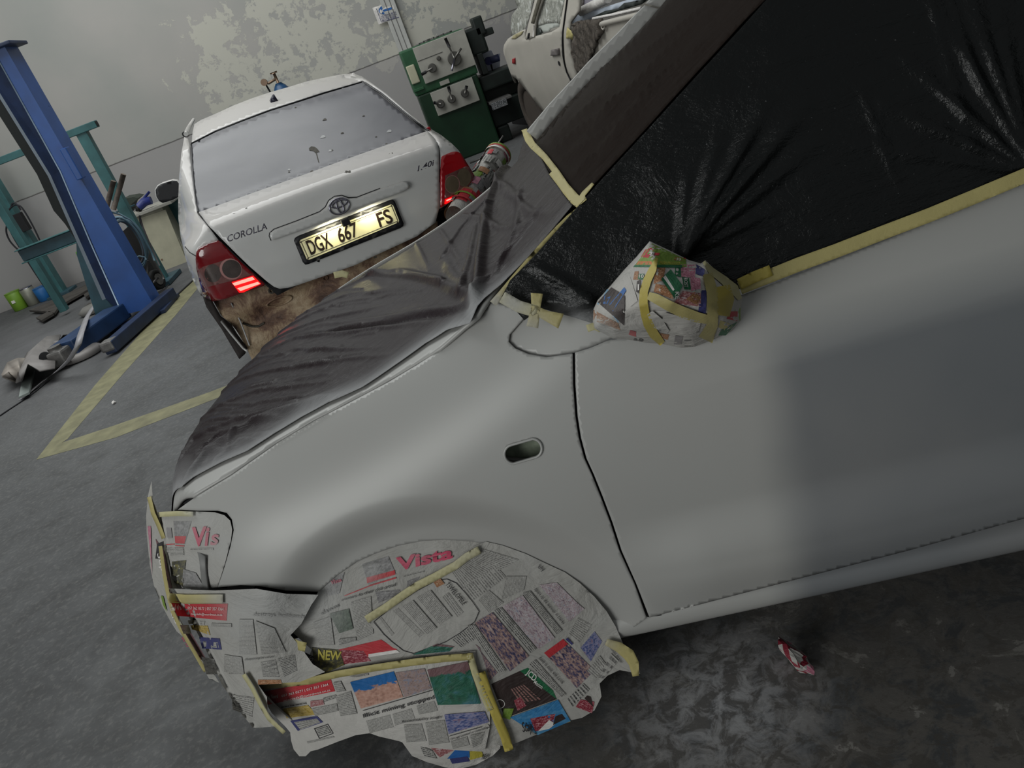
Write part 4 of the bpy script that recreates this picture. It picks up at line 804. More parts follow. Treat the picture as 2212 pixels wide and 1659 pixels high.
# ------------------------------------------------------------------ white saloon (frame CO: x forward from tail, y left, z up)
def car_white(name, col=(206, 206, 204), dust=.35, rough=.32):
    t = NT(name); o = t.co(); n = t.noise(3, 5, .6, o); geo = t.n('ShaderNodeNewGeometry'); sep = t.n('ShaderNodeSeparateXYZ'); t.set(sep.inputs[0], geo.outputs['Normal'])
    d = t.math('MULTIPLY', t.mapr(sep.outputs[2], .3, .9), dust*2.2, clamp=True); d = t.math('MAXIMUM', d, t.mapr(n, .45, .75, 0, dust*.6))
    k = t.mix(d, lin(col), lin((176, 170, 166))); t.out(k, t.mapr(d, 0, 1, rough, .7), 0, .5); return t.mat
M_WHITE = car_white('white_car_paint'); M_TRIM = mat('black_trim', (24, 24, 28), .5); M_CHROME = mat('chrome', (150, 148, 160), .18, 1)
XZ = [(.25, .12), (.55, .07), (.75, .05), (.93, .055), (1.0, .07), (1.03, .085), (1.05, .115), (1.062, .18), (1.085, .36), (1.10, .45), (1.25, .73), (1.36, .96), (1.425, 1.12), (1.455, 1.32), (1.49, 1.55), (1.53, 1.9), (1.545, 2.2), (1.55, 2.6)]
def ze(y, z): return z-.045*y
_xe = np.linspace(.2, 2.0, 3601); _xx = np.interp(_xe, [q[0] for q in XZ], [q[1] for q in XZ]); _xx = np.convolve(np.pad(_xx, 12, mode='edge'), np.hanning(27)[1:-1]/np.hanning(27).sum(), 'valid')
def rear(y, z):
    y = np.asarray(y, float); z = np.asarray(z, float); e = ze(y, z); a = np.abs(y)
    e = e+.042*np.clip(a/.55, 0, 1.6)**2*sst(1.40, 1.46, e+.03)+.012*np.clip(a/.6, 0, 1.5)**2
    x = np.interp(e, _xe, _xx)
    x = np.where(e > 1.55, 2.6+(e-1.55)*12, x)
    w = .62+.10*sst(1.05, .95, e)+.12*sst(1.38, 1.46, e)
    return x+.055*(a/.7)**2.5*sst(1.42, 1.3, e)+1.2*np.clip((a-w)/.2, 0, 2)**2.6
def S_rear(P, off=0):
    q = CO.march(P, 0, rear, 2.5, 9, 700); q[:, 0] -= off; return q
car2 = empty('saloon_car', (CO.x, CO.y, 0), CO.a, label='dusty white saloon seen from behind with lit number plate, rear bumper removed', cat='car')
def rp(name, poly, m, step=8, off=0, solid=.012, parent=car2, **k):
    P, F = tri(poly, step); b = MB(); b.add(S_rear(P, off), F, m); return b.build(name, parent, solid=solid, **k)
lq = [(398, 296), (392, 330), (387, 380), (385, 430), (385, 470), (390, 510), (400, 555), (414, 600), (430, 630), (438, 640), (434, 615), (427, 590), (424, 560), (427, 545), (437, 534), (472, 519), (460, 503), (440, 478), (426, 461), (421, 430), (416, 390), (412, 345), (409, 315), (406, 300)]
rp('rear_quarter_panel', lq, M_WHITE, 7)
rq = [(735, 161), (761, 158), (782, 165), (800, 177), (836, 202), (874, 235), (912, 266), (935, 281), (952, 291), (975, 309), (991, 325), (1004, 345), (1015, 363), (1028, 382), (1020, 392), (1004, 412), (994, 420), (965, 442), (948, 452), (951, 380), (951, 335), (948, 315), (940, 299), (926, 284), (900, 262), (862, 230), (824, 199), (790, 176), (770, 172)]
rp('rear_quarter_panel', rq, M_WHITE, 7)
rp('roof', [(414, 309), (416, 285), (420, 268), (434, 259), (467, 245), (506, 227), (545, 212), (584, 199), (623, 188), (662, 176), (700, 168), (735, 161), (761, 164), (786, 175), (740, 190), (700, 200), (638, 220), (584, 237), (525, 259), (467, 282)], M_WHITE, 6)
glass_px = [(415, 311), (467, 285), (525, 262), (584, 240), (638, 223), (700, 203), (784, 178), (790, 181), (820, 204), (860, 236), (900, 268), (920, 285), (860, 309), (800, 329), (735, 352), (673, 375), (564, 414), (500, 437), (430, 461), (424, 440), (418, 400), (414, 350)]
def glass_mat():
    t = NT('dusty_glass'); o = t.co(); n = t.noise(2.2, 4, .5, o, .5); s = t.noise(120, 2, .6, o); k = t.mix(t.mapr(n, .3, .7), lin((82, 82, 88)), lin((104, 103, 108)))
    v = t.n('ShaderNodeTexVoronoi'); v.inputs['Scale'].default_value = 7; t.set(v.inputs['Vector'], o); sp = t.noise(22, 4, .7, o)
    
    t.out(k, .42, 0, 0, .5); return t.mat
rp('rear_window', glass_px, glass_mat(), 8, .002, .004)
def strip(name, pts, r, m, off=.002, parent=car2, S=S_rear, closed=False):
    P = densify(pts, 8, closed); b = MB(); b.tube(S(np.array(P), off), r, m, 6, closed=closed); return b.build(name, parent)
strip('window_seal', [(414, 310), (467, 283), (525, 260), (584, 238), (638, 221), (700, 201), (784, 177), (824, 203), (862, 234), (902, 266), (926, 283)], .006, M_TRIM)
strip('window_seal', [(413, 312), (415, 350), (419, 400), (424, 440), (428, 458)], .005, M_TRIM)
lid = [(429, 458), (564, 410), (673, 371), (735, 348), (800, 325), (860, 304), (922, 283), (933, 294), (942, 306), (947, 320), (948, 345), (948, 449), (940, 480), (900, 510), (800, 556), (767, 572), (673, 605), (640, 616), (622, 621), (604, 623), (592, 619), (576, 607), (540, 576), (511, 548), (476, 513), (452, 488)]
rp('trunk_lid', lid, M_WHITE, 8, .009)
P, F = tri([(438, 472), (700, 378), (922, 300), (957, 318), (958, 455), (600, 640), (440, 500)], 16); b = MB(); b.add(S_rear(P, -.02), F, M_BLACK); b.build('boot_seal', car2)
# stains
sb = Sheet(S_rear, (), 5); M_STAIN = mat('dropping_stain', (70, 66, 58), .8, var=.5, scale=90); M_STAIN2 = mat('pale_stain', (176, 176, 176), .8)
sb.base([(667, 320), (672, 316), (680, 317), (686, 322), (690, 328), (684, 329), (689, 350), (692, 355), (687, 350), (682, 331), (676, 326), (668, 325)], M_STAIN, .005, 3)
for x, y, r, m in ((701, 258, 4, M_STAIN), (638, 232, 2, M_STAIN), (739, 287, 3, M_STAIN), (785, 250, 2.5, M_STAIN), (713, 325, 4, M_STAIN2), (717, 324, 2, M_STAIN), (624, 366, 3, M_STAIN2), (624, 371, 2, M_STAIN), (697, 295, 5, M_STAIN2), (840, 283, 5, M_STAIN2), (834, 310, 2.5, M_STAIN), (812, 295, 2, M_STAIN), (750, 371, 7, M_STAIN), (690, 376, 3, M_STAIN2), (505, 462, 3, M_STAIN), (515, 465, 3, M_STAIN), (532, 449, 2, M_STAIN), (673, 370, 4, M_STAIN), (844, 331, 4, M_STAIN), (676, 399, 2, M_STAIN), (816, 420, 3.5, M_STAIN), (833, 411, 3, M_STAIN), (810, 555, 4, M_STAIN)):
    sb.base([(x+r*(1+.35*math.sin(3*t))*math.cos(t), y+r*.7*(1+.3*math.sin(2*t+1))*math.sin(t)-.3*r*math.cos(t)) for t in np.linspace(0, 6.28, 12)[:-1]], m, .0055, 3)
sb.b.build('droppings', car2, kind='stuff')
# garnish, emblem, badges
gar = [(586, 518), (582, 508), (583, 502), (592, 496), (640, 478), (690, 458), (702, 448), (709, 434), (722, 425), (738, 423), (752, 428), (770, 427), (820, 408), (868, 392), (877, 393), (882, 399), (880, 406), (862, 415), (760, 452), (680, 484), (640, 499)]
rp('trunk_garnish', gar, M_WHITE, 6, .030, .028)
strip('garnish_line', [(x-1 if x < 600 else x, y-1.5 if (y < 500 or x > 700) else y+1) for x, y in gar[:13]], .0022, M_TRIM, .010)
def ell(cx, cy, a, b_, rot, n=26): return [(cx+a*math.cos(t)*math.cos(rot)-b_*math.sin(t)*math.sin(rot), cy+a*math.cos(t)*math.sin(rot)+b_*math.sin(t)*math.cos(rot)) for t in [2*math.pi*k/n for k in range(n)]]
em = empty('emblem', (0, 0, 0)); em.parent = car2
for a in ((731, 444, 22, 17, R(-20)), (731, 439, 17, 7, R(-20)), (732, 444, 6.5, 15, R(-20))):
    b = MB(); b.tube(S_rear(np.array(ell(*a)), .036), .0042, M_CHROME, 8, closed=True); b.build('emblem_ring', em)
s = Sheet(S_rear, (), 6); M_BADGE = mat('badge_chrome', (84, 82, 92), .3, .5); s.text('COROLLA', [(493, 523), (578, 495), (574, 481), (490, 509)], M_BADGE, .012, .2); s.b.build('model_badge', car2, solid=.006, off=1)
s = Sheet(S_rear, (), 6); s.text('1.40i', [(901, 371), (938, 357), (936, 345), (899, 360)], M_BADGE, .02, .25); s.b.build('engine_badge', car2, solid=.006, off=1)
# number plate
M_PLATE = mat('plate_white', (246, 240, 196), .5, var=.05, scale=12, emit=(255, 244, 190), es=.0); M_PLB = mat('plate_black', (34, 20, 14), .5)
fr = [(635, 520), (637, 514), (645, 509), (842, 432), (848, 431), (852, 435), (871, 482), (870, 488), (864, 492), (665, 570), (659, 571), (654, 566)]
def S_pl(P, off=0): q = CO.plane(P, 0, .045); q[:, 0] -= off; return q
pl = empty('number_plate', (0, 0, 0)); pl.parent = car2
P, F = tri(fr, 8); b = MB(); b.add(S_pl(P, .012), F, M_TRIM); b.build('plate_frame', pl, solid=.02, off=-1)
s = Sheet(S_pl, (), 8); ip = [(645, 518), (847, 439), (861, 478), (664, 563)]
s.base([(646, 522), (649, 517), (843, 441), (848, 443), (861, 476), (859, 480), (668, 560), (662, 559)], M_PLATE, .014, 8)
ln = [(649, 521), (845, 443.5), (859, 477), (665, 557)]
for i in range(4): s.b.add(S_pl(np.array([ln[i], ln[(i+1) % 4], tuple(np.array(ln[(i+1) % 4])+np.array([[0, 1.3], [-1.5, 0], [0, -1.3], [1.5, 0]][i])), tuple(np.array(ln[i])+np.array([[0, 1.3], [-1.5, 0], [0, -1.3], [1.5, 0]][i]))]), .0148), [(0, 1, 2, 3)], M_PLB)
def ptx(t, q): V, F = glyphs(t, .018); s.b.add(S_pl(bil(np.array([(560+.1537*x, 420+.1537*y) for x, y in q]), V), .0155), F, M_PLB)
ptx('DGX', [(725, 850), (1040, 725), (955, 525), (640, 650)]); ptx('667', [(1130, 685), (1395, 580), (1345, 370), (1070, 478)]); ptx('FS', [(1690, 460), (1885, 385), (1805, 190), (1622, 262)])
ptx('FREE STATE PROVINCE', [(1370, 380), (1570, 300), (1565, 290), (1365, 368)])
for x, y in ((572, 665), (1848, 157), (680, 895), (1932, 388)): V = np.array(ell(560+.1537*x, 420+.1537*y, 1.6, 1.6, 0, 8)); s.b.add(S_pl(V, .016), [tuple(range(8))], M_PLB)
s.b.build('plate_face', pl)
b = MB(); q = S_pl(np.array([(744, 478)]))[0]; b.box((q[0]-.03, q[1], q[2]), (.05, .045, .035), M_TRIM, bev=.006); b.build('camera_box', car2)  # black camera-like box above the plate, gives no light
for (x, y) in ((705, 480), (790, 447)):
    q = to_world(CO, S_pl(np.array([(x, y)])))[0]; l = bpy.data.lights.new('plate_bulb', 'AREA'); l.size = .10; l.size_y = .02; l.shape = 'RECTANGLE'; l.energy = .5; l.color = (1, .93, .62); o = bpy.data.objects.new('plate_bulb', l); C.objects.link(o)
    dv = np.array([math.cos(CO.a), math.sin(CO.a), 0]); o.location = q-dv*.045-np.array([0, 0, .004]); tg = q-dv*.030-np.array([0, 0, .12]); o.rotation_euler = (Vector(tg)-o.location).to_track_quat('-Z', 'Y').to_euler()
# tail lamps
M_REDL = mat('red_lens', (120, 8, 18), .12, var=.2, scale=8, coat=1); M_REDB = mat('bright_red_lens', (158, 10, 22), .12, var=.2, scale=8, coat=1); M_CLR = mat('pinkish_lens', (128, 84, 80), .15, .3, var=.4, scale=25, coat=1); M_CUP = mat('lamp_bowl', (72, 62, 58), .25, .4, var=.3, scale=20, coat=1); M_CUPR = mat('lamp_bowl_tan', (104, 92, 74), .3, .2, var=.2, scale=20, coat=1); M_PINK = mat('lens_edge', (190, 140, 135), .2, .5)
M_GLO = mat('lit_filament', (255, 60, 60), .4, emit=(255, 90, 80), es=5.0); M_GLO2 = mat('lit_red_lens', (200, 10, 10), .4, emit=(255, 12, 16), es=1.3)
def cl(*q): return [(400+.0904*x, 500+.0904*y) for x, y in q]
def cr_(*q): return [(840+.1387*x, 250+.1387*y) for x, y in q]
def lamp(outline, m, parts):
    e = empty('tail_lamp', (0, 0, 0)); e.parent = car2; P, F = tri(outline, 6); b = MB(); b.add(S_rear(P, .012), F, m); b.build('red_lens', e, solid=.02)
    for nm, poly, mm, off in parts:
        P, F = tri(poly, 5); b = MB(); b.add(S_rear(P, off), F, mm); b.build(nm, e)
lamp(cl((790, 205), (560, 280), (350, 380), (270, 480), (250, 650), (270, 900), (330, 1150), (380, 1330), (430, 1500), (480, 1659), (560, 1690), (700, 1655), (960, 1600), (1400, 1450), (1880, 1290), (1900, 1240), (1500, 880), (1200, 600), (850, 240)), M_REDL, [
    ('clear_lens', cl((430, 830), (800, 720), (1100, 620), (1220, 690), (1380, 880), (1560, 1030), (1100, 1170), (560, 1310), (430, 1290), (340, 1050), (330, 900)), M_CLR, .0128),
    ('lamp_bowl', cl(*ell(660, 990, 200, 215, 0)), M_CUP, .0136), ('lamp_ring', cl(*ell(1090, 890, 275, 245, .5)), M_PINK, .0140), ('lamp_bowl', cl(*ell(1110, 885, 235, 215, .5)), M_CUP, .0146),
    ('lit_band', cl((1110, 1200), (1620, 1045), (1720, 1140), (1810, 1240), (1400, 1440), (1290, 1450), (1180, 1300)), M_GLO2, .0150), ('lit_filament', cl((1125, 1225), (1600, 1070), (1665, 1135), (1180, 1285)), M_GLO, .0158), ('lit_filament', cl((1240, 1345), (1730, 1190), (1790, 1235), (1320, 1410)), M_GLO, .0158)])
lamp(cr_((815, 630), (950, 570), (1040, 553), (1110, 580), (1180, 690), (1260, 820), (1325, 940), (1290, 1010), (1160, 1180), (1100, 1250), (900, 1370), (800, 1430), (800, 900)), M_REDB, [
    ('clear_lens', cr_((865, 930), (1200, 780), (1240, 800), (1310, 945), (1270, 1020), (1150, 1170), (860, 1285)), M_CLR, .0128), ('lamp_bowl', cr_(*ell(1160, 960, 110, 140, 0)), M_CUPR, .0136), ('lamp_ring', cr_(*ell(978, 1065, 118, 142, 0)), M_PINK, .0140), ('lamp_bowl', cr_(*ell(975, 1065, 108, 132, 0)), M_CUPR, .0146),
    ('lit_band', cr_((865, 1300), (1110, 1205), (1090, 1250), (900, 1360), (855, 1375)), M_GLO2, .0150), ('lit_filament', cr_((880, 1310), (1085, 1230), (1060, 1255), (890, 1330)), M_GLO, .0156)])
strip('lid_gap', [(471, 519), (492, 536), (560, 602), (590, 626)], .004, M_BLACK, .006)
# rusty bare panel where the bumper was
def rust():
    t = NT('bare_rusty_panel'); o = t.co(); n = t.noise(6, 7, .68, o, .5); n2 = t.noise(17, 6, .7, o, .4)
    k = t.ramp(n, [(.36, lin((78, 56, 46))), (.46, lin((120, 92, 74))), (.54, lin((164, 140, 112))), (.66, lin((186, 166, 138)))]); k = t.mix(t.mapr(n2, .5, .7, 0, .55), k, lin((104, 78, 62)))
    t.out(k, .6); t.bump(t.math('ADD', n, t.math('MULTIPLY', n2, .5)), .7, .02); return t.mat
M_RUST = rust()
def pan(P, off=0): q = CO.plane(P, 0, .17); q[:, 0] += .05*sst(0, 1, np.abs(q[:, 1])/.8)*1.5-.02*np.sin(q[:, 2]*30+q[:, 1]*4)*sst(.2, .5, q[:, 2])-off; return q
P, F = tri([(438, 640), (487, 638), (560, 612), (590, 608), (625, 610), (680, 595), (767, 560), (900, 500), (950, 480), (950, 760), (560, 820), (533, 756), (511, 722), (498, 704), (477, 686), (457, 652)], 8); b = MB(); b.add(pan(P), F, M_RUST); b.build('rear_panel', car2, solid=.01)
b = MB(); b.tube(pan(np.array([(500, 660), (520, 700), (540, 752)]), .01), .004, M_STAIN2, 6); b.build('panel_seam', car2); b = MB(); b.tube(pan(np.array(ell(587, 630, 5, 5, 0)), .004), .006, M_STAIN, 6, closed=True); b.build('bolt_hole', car2); b = MB(); b.tube(pan(np.array(ell(704, 602, 5, 5, 0)), .004), .004, M_RUST, 6, closed=True)
b.build('bolt_hole', car2); b = MB(); b.tube(pan(np.array(ell(605, 655, 28, 9, R(-18))), .004), .006, M_RUST, 6, closed=True); b.build('panel_pressing', car2); b = MB(); b.tube(pan(np.array([(525, 705), (545, 713), (560, 712), (572, 704)]), .006), .006, M_STAIN, 6); b.build('bracket_edge', car2)
M_DKP = mat('dark_inner_plastic', (44, 38, 36), .7)
P, F = tri([(438, 641), (458, 651), (477, 684), (500, 702), (512, 722), (534, 752), (530, 764), (517, 776), (478, 710), (446, 664)], 8); b = MB(); b.add(CO.plane(P, 0, .22), F, M_DKP); b.build('wheel_arch_liner', car2, solid=.02)
b = MB(); b.tube(CO.plane([(478, 694), (500, 722), (525, 752), (533, 758)], 0, .2), .006, M_WHITE, 6); b.build('arch_edge', car2)
# the rest of the body
def prof(x):
    belt = 1.03; zr = np.interp(x, [.3, .6, 1.15, 1.7, 2.3, 2.9, 3.5, 3.7, 4.3], [.98, 1.0, 1.30, 1.42, 1.47, 1.42, 1.08, 1.03, .86]); tw = np.interp(x, [.3, .5, 1.15, 2.3, 2.9, 3.5, 4.3], [.62, .62, .50, .52, .50, .66, .60]); w = .79-.12*max(0, (x-3.9)/.45)**2-.06*max(0, (.5-x)/.3)
    bz = min(belt, zr-.02)
    return [(w-.03, .22), (w, .35), (w+.01, .6), (w-.005, .85), (w-.04, bz), (min(tw, w-.06)+.02, zr-.03), (min(tw, w-.06)-.06, zr), (0, zr+.02)]
G = []
for x in list(np.linspace(.36, 1.2, 10))+list(np.linspace(1.35, 4.38, 22)):
    p = prof(x); G.append([(x, y, z) for y, z in p]+[(x, -y, z) for y, z in p[::-1][1:]])
b = MB(); b.grid(G, M_WHITE); b.add([G[-1][i] for i in range(len(G[-1]))], [tuple(range(len(G[-1])))], M_WHITE); b.build('body_shell', car2)
for xx in (1.02, 3.62):
    for yy in (-.70, .70): b = MB(); tyre(b, (xx, yy, .31), (0, 1, 0), .31, .2); b.build('tyre', car2)
# near side: wheel arch lip, door mirror, moulding, fuel flap
mm = empty('door_mirror', (0, 0, 0)); mm.parent = car2
mo = [(336, 410), (341, 402), (352, 396), (372, 390), (382, 391), (387, 397), (388, 424), (375, 431), (352, 438), (344, 434), (338, 424)]
P, F = tri(mo, 6); b = MB(); b.add(CO.plane(P, 0, 3.05), F, M_TRIM); b.build('mirror_glass', mm, solid=.01, off=1); b = MB(); P, F = tri([(p[0]+(p[0]-362)*.06, p[1]+(p[1]-414)*.06) for p in mo], 6); b.add(CO.plane(P, 0, 3.08), F, M_WHITE); b.build('mirror_shell', mm, solid=.12, off=-1)
for q_, w_ in (([(402, 289), (408, 275), (418, 258)], .022),): b = MB(); b.tube(S_rear(np.array([(401, 290), (403, 287)])), .014, M_WHITE); b.tube(CO.plane(q_, 1, .62), .02, M_WHITE, 8); b.tube(CO.plane([(399, 290), (403, 291)], 1, .63), .022, M_TRIM, 8); b.build('roof_moulding', car2)
fin = S_rear(np.array([(585, 222), (601, 218)])); a0, a1 = Vector(fin[0]), Vector(fin[1]); tip = Vector(CO.plane([(590, 204)], 0, float(fin[:, 0].mean())+.02)[0]); bk = Vector((.10, 0, .01))
b = MB(); b.add([a0, a1, a1+bk, a0+bk, tip+Vector((0, .006, 0)), tip-Vector((0, .006, 0))], [(0, 1, 5, 4), (1, 2, 5), (2, 3, 4, 5), (3, 0, 4), (0, 3, 2, 1)], mat('antenna_plastic', (30, 30, 48), .3)); b.build('roof_antenna', car2)
q = S_rear(np.array([(925, 279)]))[0]; b = MB(); b.box((q[0]-.012, q[1], q[2]), (.02, .018, .022), mat('red_tape', (190, 20, 44), .5)); b.build('red_tab', car2)
strip('side_gap', [(400, 533), (410, 545), (423, 553)], .0025, M_BLACK, .002)
# ------------------------------------------------------------------ newspaper roll between the cars
A = WF.plane([(1078, 332)], 1, 4.9)[0]; B = WF.plane([(985, 468)], 1, 4.35)[0]; d = Vector(B-A); d.normalize(); u = d.orthogonal().normalized(); v = d.cross(u)
def rollpt(t, a, r=.062): p = Vector(A)+(Vector(B)-Vector(A))*t; return p+(u*math.cos(a)+v*math.sin(a))*r
b = MB(); b.grid([[rollpt(t, a, .062+.004*math.sin(a*3+t*9)) for a in np.linspace(0, 2*math.pi, 29)[:-1]] for t in np.linspace(0, 1, 14)], M_PAPW, close_v=True)
RM = [M_RED2, M_GRY, M_REDI, M_LIME, M_MEAT, M_DIM, M_FOOD, M_TXB, M_WHI, M_REDI, M_TXT]
rr = random.Random(8)
for k in range(110):
    t0 = rr.uniform(.0, .9); a0_ = rr.uniform(0, 6.28); dt = rr.uniform(.03, .13); da = rr.uniform(.3, 1.2); U, F = gridUV(2, 4)
    b.add([rollpt(t0+dt*p[0], a0_+da*p[1], .0665+.0001*k) for p in U], F, RM[k % len(RM)], uv=U*3)
for t0, mm_ in ((.03, M_REDI), (.06, M_WHI), (.01, M_LIME), (.80, M_LIME), (.86, M_REDI)): b.grid([[rollpt(t, a, .078) for a in np.linspace(0, 2*math.pi, 29)[:-1]] for t in (t0, t0+.022)], mm_, close_v=True)
b.build('newspaper_roll', None, label='rolled printed newspaper standing between the white saloon and the covered bonnet', cat='newspaper')
# ------------------------------------------------------------------ vehicle lift
M_LIFT = mat('lift_blue', (26, 74, 142), .42, var=.25, scale=3); M_LIFTD = mat('lift_blue_shaded', (22, 38, 68), .5, var=.35, scale=6); M_LIFTA = mat('lift_arm_blue', (26, 52, 88), .5, var=.3, scale=5); M_LIFTG = mat('lift_grey_guide', (112, 122, 132), .5, .3); M_BELT = mat('black_belt', (22, 26, 26), .8); M_STEEL = mat('worn_steel', (120, 118, 116), .5, .6, var=.3, scale=20)  # darker blues of arms and column side carry their shade in the colour
lift = empty('vehicle_lift', (-3.27, 8.4, 0), 0, label='tall blue two-post lift column with floor arms, left of the white saloon', cat='vehicle lift')
LX, LY = -3.27, 8.4
def lb(name, c, d, m, par=lift, org=(-3.27, 8.4), **k):
    b = MB(); b.box((c[0]-org[0], c[1]-org[1], c[2]), d, m, bev=k.pop('bev', .008), **{a: k.pop(a) for a in ('rz', 'rx', 'ry') if a in k}); return b.build(name, par)
b = MB(); b.add([(x-LX, y-LY, z) for x, y, z in ((-3.10, 8.38, .06), (-3.12, 8.38, 2.66), (-3.22, 8.38, 2.66), (-3.24, 8.38, 1.55), (-3.42, 8.38, .10), (-3.10, 8.66, .06), (-3.12, 8.66, 2.66), (-3.22, 8.66, 2.66), (-3.24, 8.66, 1.55), (-3.42, 8.66, .10))], [(0, 1, 2, 3, 4), (9, 8, 7, 6, 5), (0, 5, 6, 1), (1, 6, 7, 2), (2, 7, 8, 3), (3, 8, 9, 4), (4, 9, 5, 0)], M_LIFT, sm=False); b.build('column', lift, bev=0)
b = MB(); b.add([(x-LX, y-LY, z) for x, y, z in ((-3.215, 8.40, 2.62), (-3.235, 8.40, 1.55), (-3.42, 8.40, .10), (-3.52, 8.46, .30), (-3.37, 8.46, 1.55), (-3.40, 8.46, 2.6))], [(0, 1, 2, 3, 4, 5)], M_LIFTD, sm=False); b.build('column_side', lift, solid=.01)
b = MB(); b.tube([(x-LX, 8.375-LY, z) for x, z in ((-3.225, 2.62), (-3.245, 1.55), (-3.34, .85), (-3.42, .15))], .007, mat('bare_edge', (150, 170, 190), .4)); b.build('column_edge', lift)
b = MB(); b.add([(x-LX, 8.47-LY, z) for x, z in ((-3.40, 2.6), (-3.37, 1.55), (-3.52, .30), (-3.56, .30), (-3.40, 1.55), (-3.43, 2.6))], [(0, 1, 2, 3, 4, 5)], M_LIFTG, sm=False); b.build('guide_rail', lift, solid=.02)
b = MB(); b.add([(x-LX, 8.50-LY, z) for x, z in ((-3.42, 2.6), (-3.38, 1.55), (-3.43, .66), (-3.47, .60), (-3.50, 1.1), (-3.53, 1.25), (-3.49, 1.6), (-3.53, 2.6))], [tuple(range(8))], M_BELT, sm=False); b.build('safety_strap', lift, solid=.03)
lb('power_box', (-3.10, 8.37, 1.575), (.06, .10, .30), M_LIFT)
lb('top_plate', (-3.20, 8.5, 2.67), (.34, .4, .03), M_LIFTD)
b = MB(); b.add([(x-LX, 8.62-LY, z) for x, z in ((-3.60, .30), (-3.42, .80), (-3.50, 1.0), (-3.62, .78), (-3.80, .05), (-3.55, .05))], [tuple(range(6))], mat('teal_steel', (36, 72, 84), .5, var=.3, scale=5), sm=False); b.build('gusset', lift, solid=.05)
lb('base_plate', (-3.26, 8.5, .02), (.6, .6, .04), M_LIFTD)
b = MB(); b.box((-3.10-LX, 7.95-LY, .075), (.11, 1.5, .11), M_LIFTD, rz=R(-8), bev=.01); b.box((-3.21-LX, 7.27-LY, .09), (.13, .14, .09), M_STEEL, rz=R(-8), bev=.02); b.build('swing_arm', lift)
b = MB(); b.box((-3.60-LX, 7.98-LY, .13), (.26, .95, .16), M_LIFTA, rz=R(-14), bev=.015); b.box((-3.72-LX, 7.5-LY, .11), (.16, .25, .14), M_STEEL, rz=R(-14), bev=.02); b.cyl((-3.74-LX, 7.45-LY, .17), (-3.74-LX, 7.45-LY, .22), .06, M_STEEL); b.build('swing_arm', lift)
b = MB(); b.tube([Vector(p)-Vector((LX, LY, 0)) for p in WF.plane([(55, 182), (72, 198), (92, 214), (105, 230), (110, 250), (108, 278)], 1, 8.6)], .006, M_BELT); b.build('thin_cable', lift)
# ------------------------------------------------------------------ teal steel frame
M_TEAL = mat('teal_paint', (48, 92, 94), .5, var=.3, scale=5); M_TEALD = mat('teal_dark', (40, 68, 78), .5, var=.3, scale=5)
fr_ = empty('storage_rack', (-4.0, 10.0, 0), label='teal welded steel frame standing behind the blue lift column', cat='frame')
def fb(name, c, d, m=M_TEAL, par=fr_, o=(-4.0, 10.0), **k): b = MB(); b.box((c[0]-o[0], c[1]-o[1], c[2]), d, m, bev=.006, **k); return b.build(name, par)
fb('upright', (-3.45, 10.02, .96), (.12, .10, 1.82)); fb('upright', (-4.9, 10.5, .95), (.09, .10, 1.8)) ; fb('top_rail', (-4.1, 10.0, 1.875), (1.7, .10, .075)); fb('rail_end', (-3.27, 10.0, 1.875), (.05, .08, .06), M_BLACK)
fb('cross_rail', (-4.43, 10.0, .87), (.66, .07, .13), M_TEALD); fb('rail_flange', (-4.43, 9.98, .945), (.68, .14, .012), M_TEAL); fb('rail_flange', (-4.43, 9.98, .795), (.68, .14, .012), M_TEAL); fb('foot', (-3.45, 10.0, .03), (.3, .6, .05), M_TEALD)
po = empty('steel_post', (-5.80, 12.6, 0), label='teal square steel post by the wall behind the coloured cans', cat='post')
fb('post', (-5.80, 12.6, 1.1), (.18, .18, 2.2), M_TEAL, po, (-5.80, 12.6)); fb('foot_plate', (-5.75, 12.55, .02), (.34, .34, .04), M_TEALD, po, (-5.80, 12.6)); fb('switch_box', (-5.68, 12.46, 1.13), (.14, .10, .26), M_BLACK, po, (-5.80, 12.6))
b = MB(); cw = lambda pts, y: [tuple(p) for p in WF.plane(pts, 1, y)]
def mm_(pts, y): return cw([(x/5.53, 400+q/5.53) for x, q in pts], y)
M_CAB = mat('black_cable', (24, 24, 30), .6)
for pts in ([(60, 380), (100, 300), (170, 230), (240, 240), (300, 320), (380, 460), (440, 580), (475, 660)], [(40, 310), (60, 420), (110, 520), (170, 640), (235, 745)], [(130, 440), (80, 470), (70, 560), (110, 660), (170, 730), (220, 775)], [(330, 910), (420, 1050), (500, 1170), (560, 1250), (630, 1385)], [(130, 270), (150, 210), (200, 220), (250, 300)]):
    b = MB(); b.tube(mm_(smooth(pts, 2), 12.42), .012, M_CAB, 6); o = b.build('cable', po); o.location = (5.80, -12.6, 0)
# ------------------------------------------------------------------ cans by the wall
def can(name, x, y, r, h, m, label, ml=None, tag_=False):
    e = empty(name, (x, y, 0), label=label, cat='can'); b = MB(); b.cyl((0, 0, .003), (0, 0, h), r, m, 28, r*1.04, bev=.006); b.build('can_body', e); b = MB(); b.cyl((0, 0, h), (0, 0, h+.012), r*1.05, ml or m, 28); b.build('lid', e)
    if tag_: b = MB(); b.box((0, -r*1.03, h*.55), (.05, .012, .04), M_WHI); b.build('paper_tag', e)
can('paint_can', -6.43, 12.62, .105, .27, mat('lime_plastic', (104, 140, 40), .5), 'lime green paint can, leftmost by the wall', tag_=True)
can('paint_can', -6.22, 12.62, .095, .26, mat('tin', (136, 136, 124), .45, .4), 'bare tin with shiny lid between the lime and the blue can', M_CHROME)
can('paint_can', -6.01, 12.58, .105, .20, mat('blue_plastic', (28, 92, 150), .5), 'blue paint can in front of the teal post')
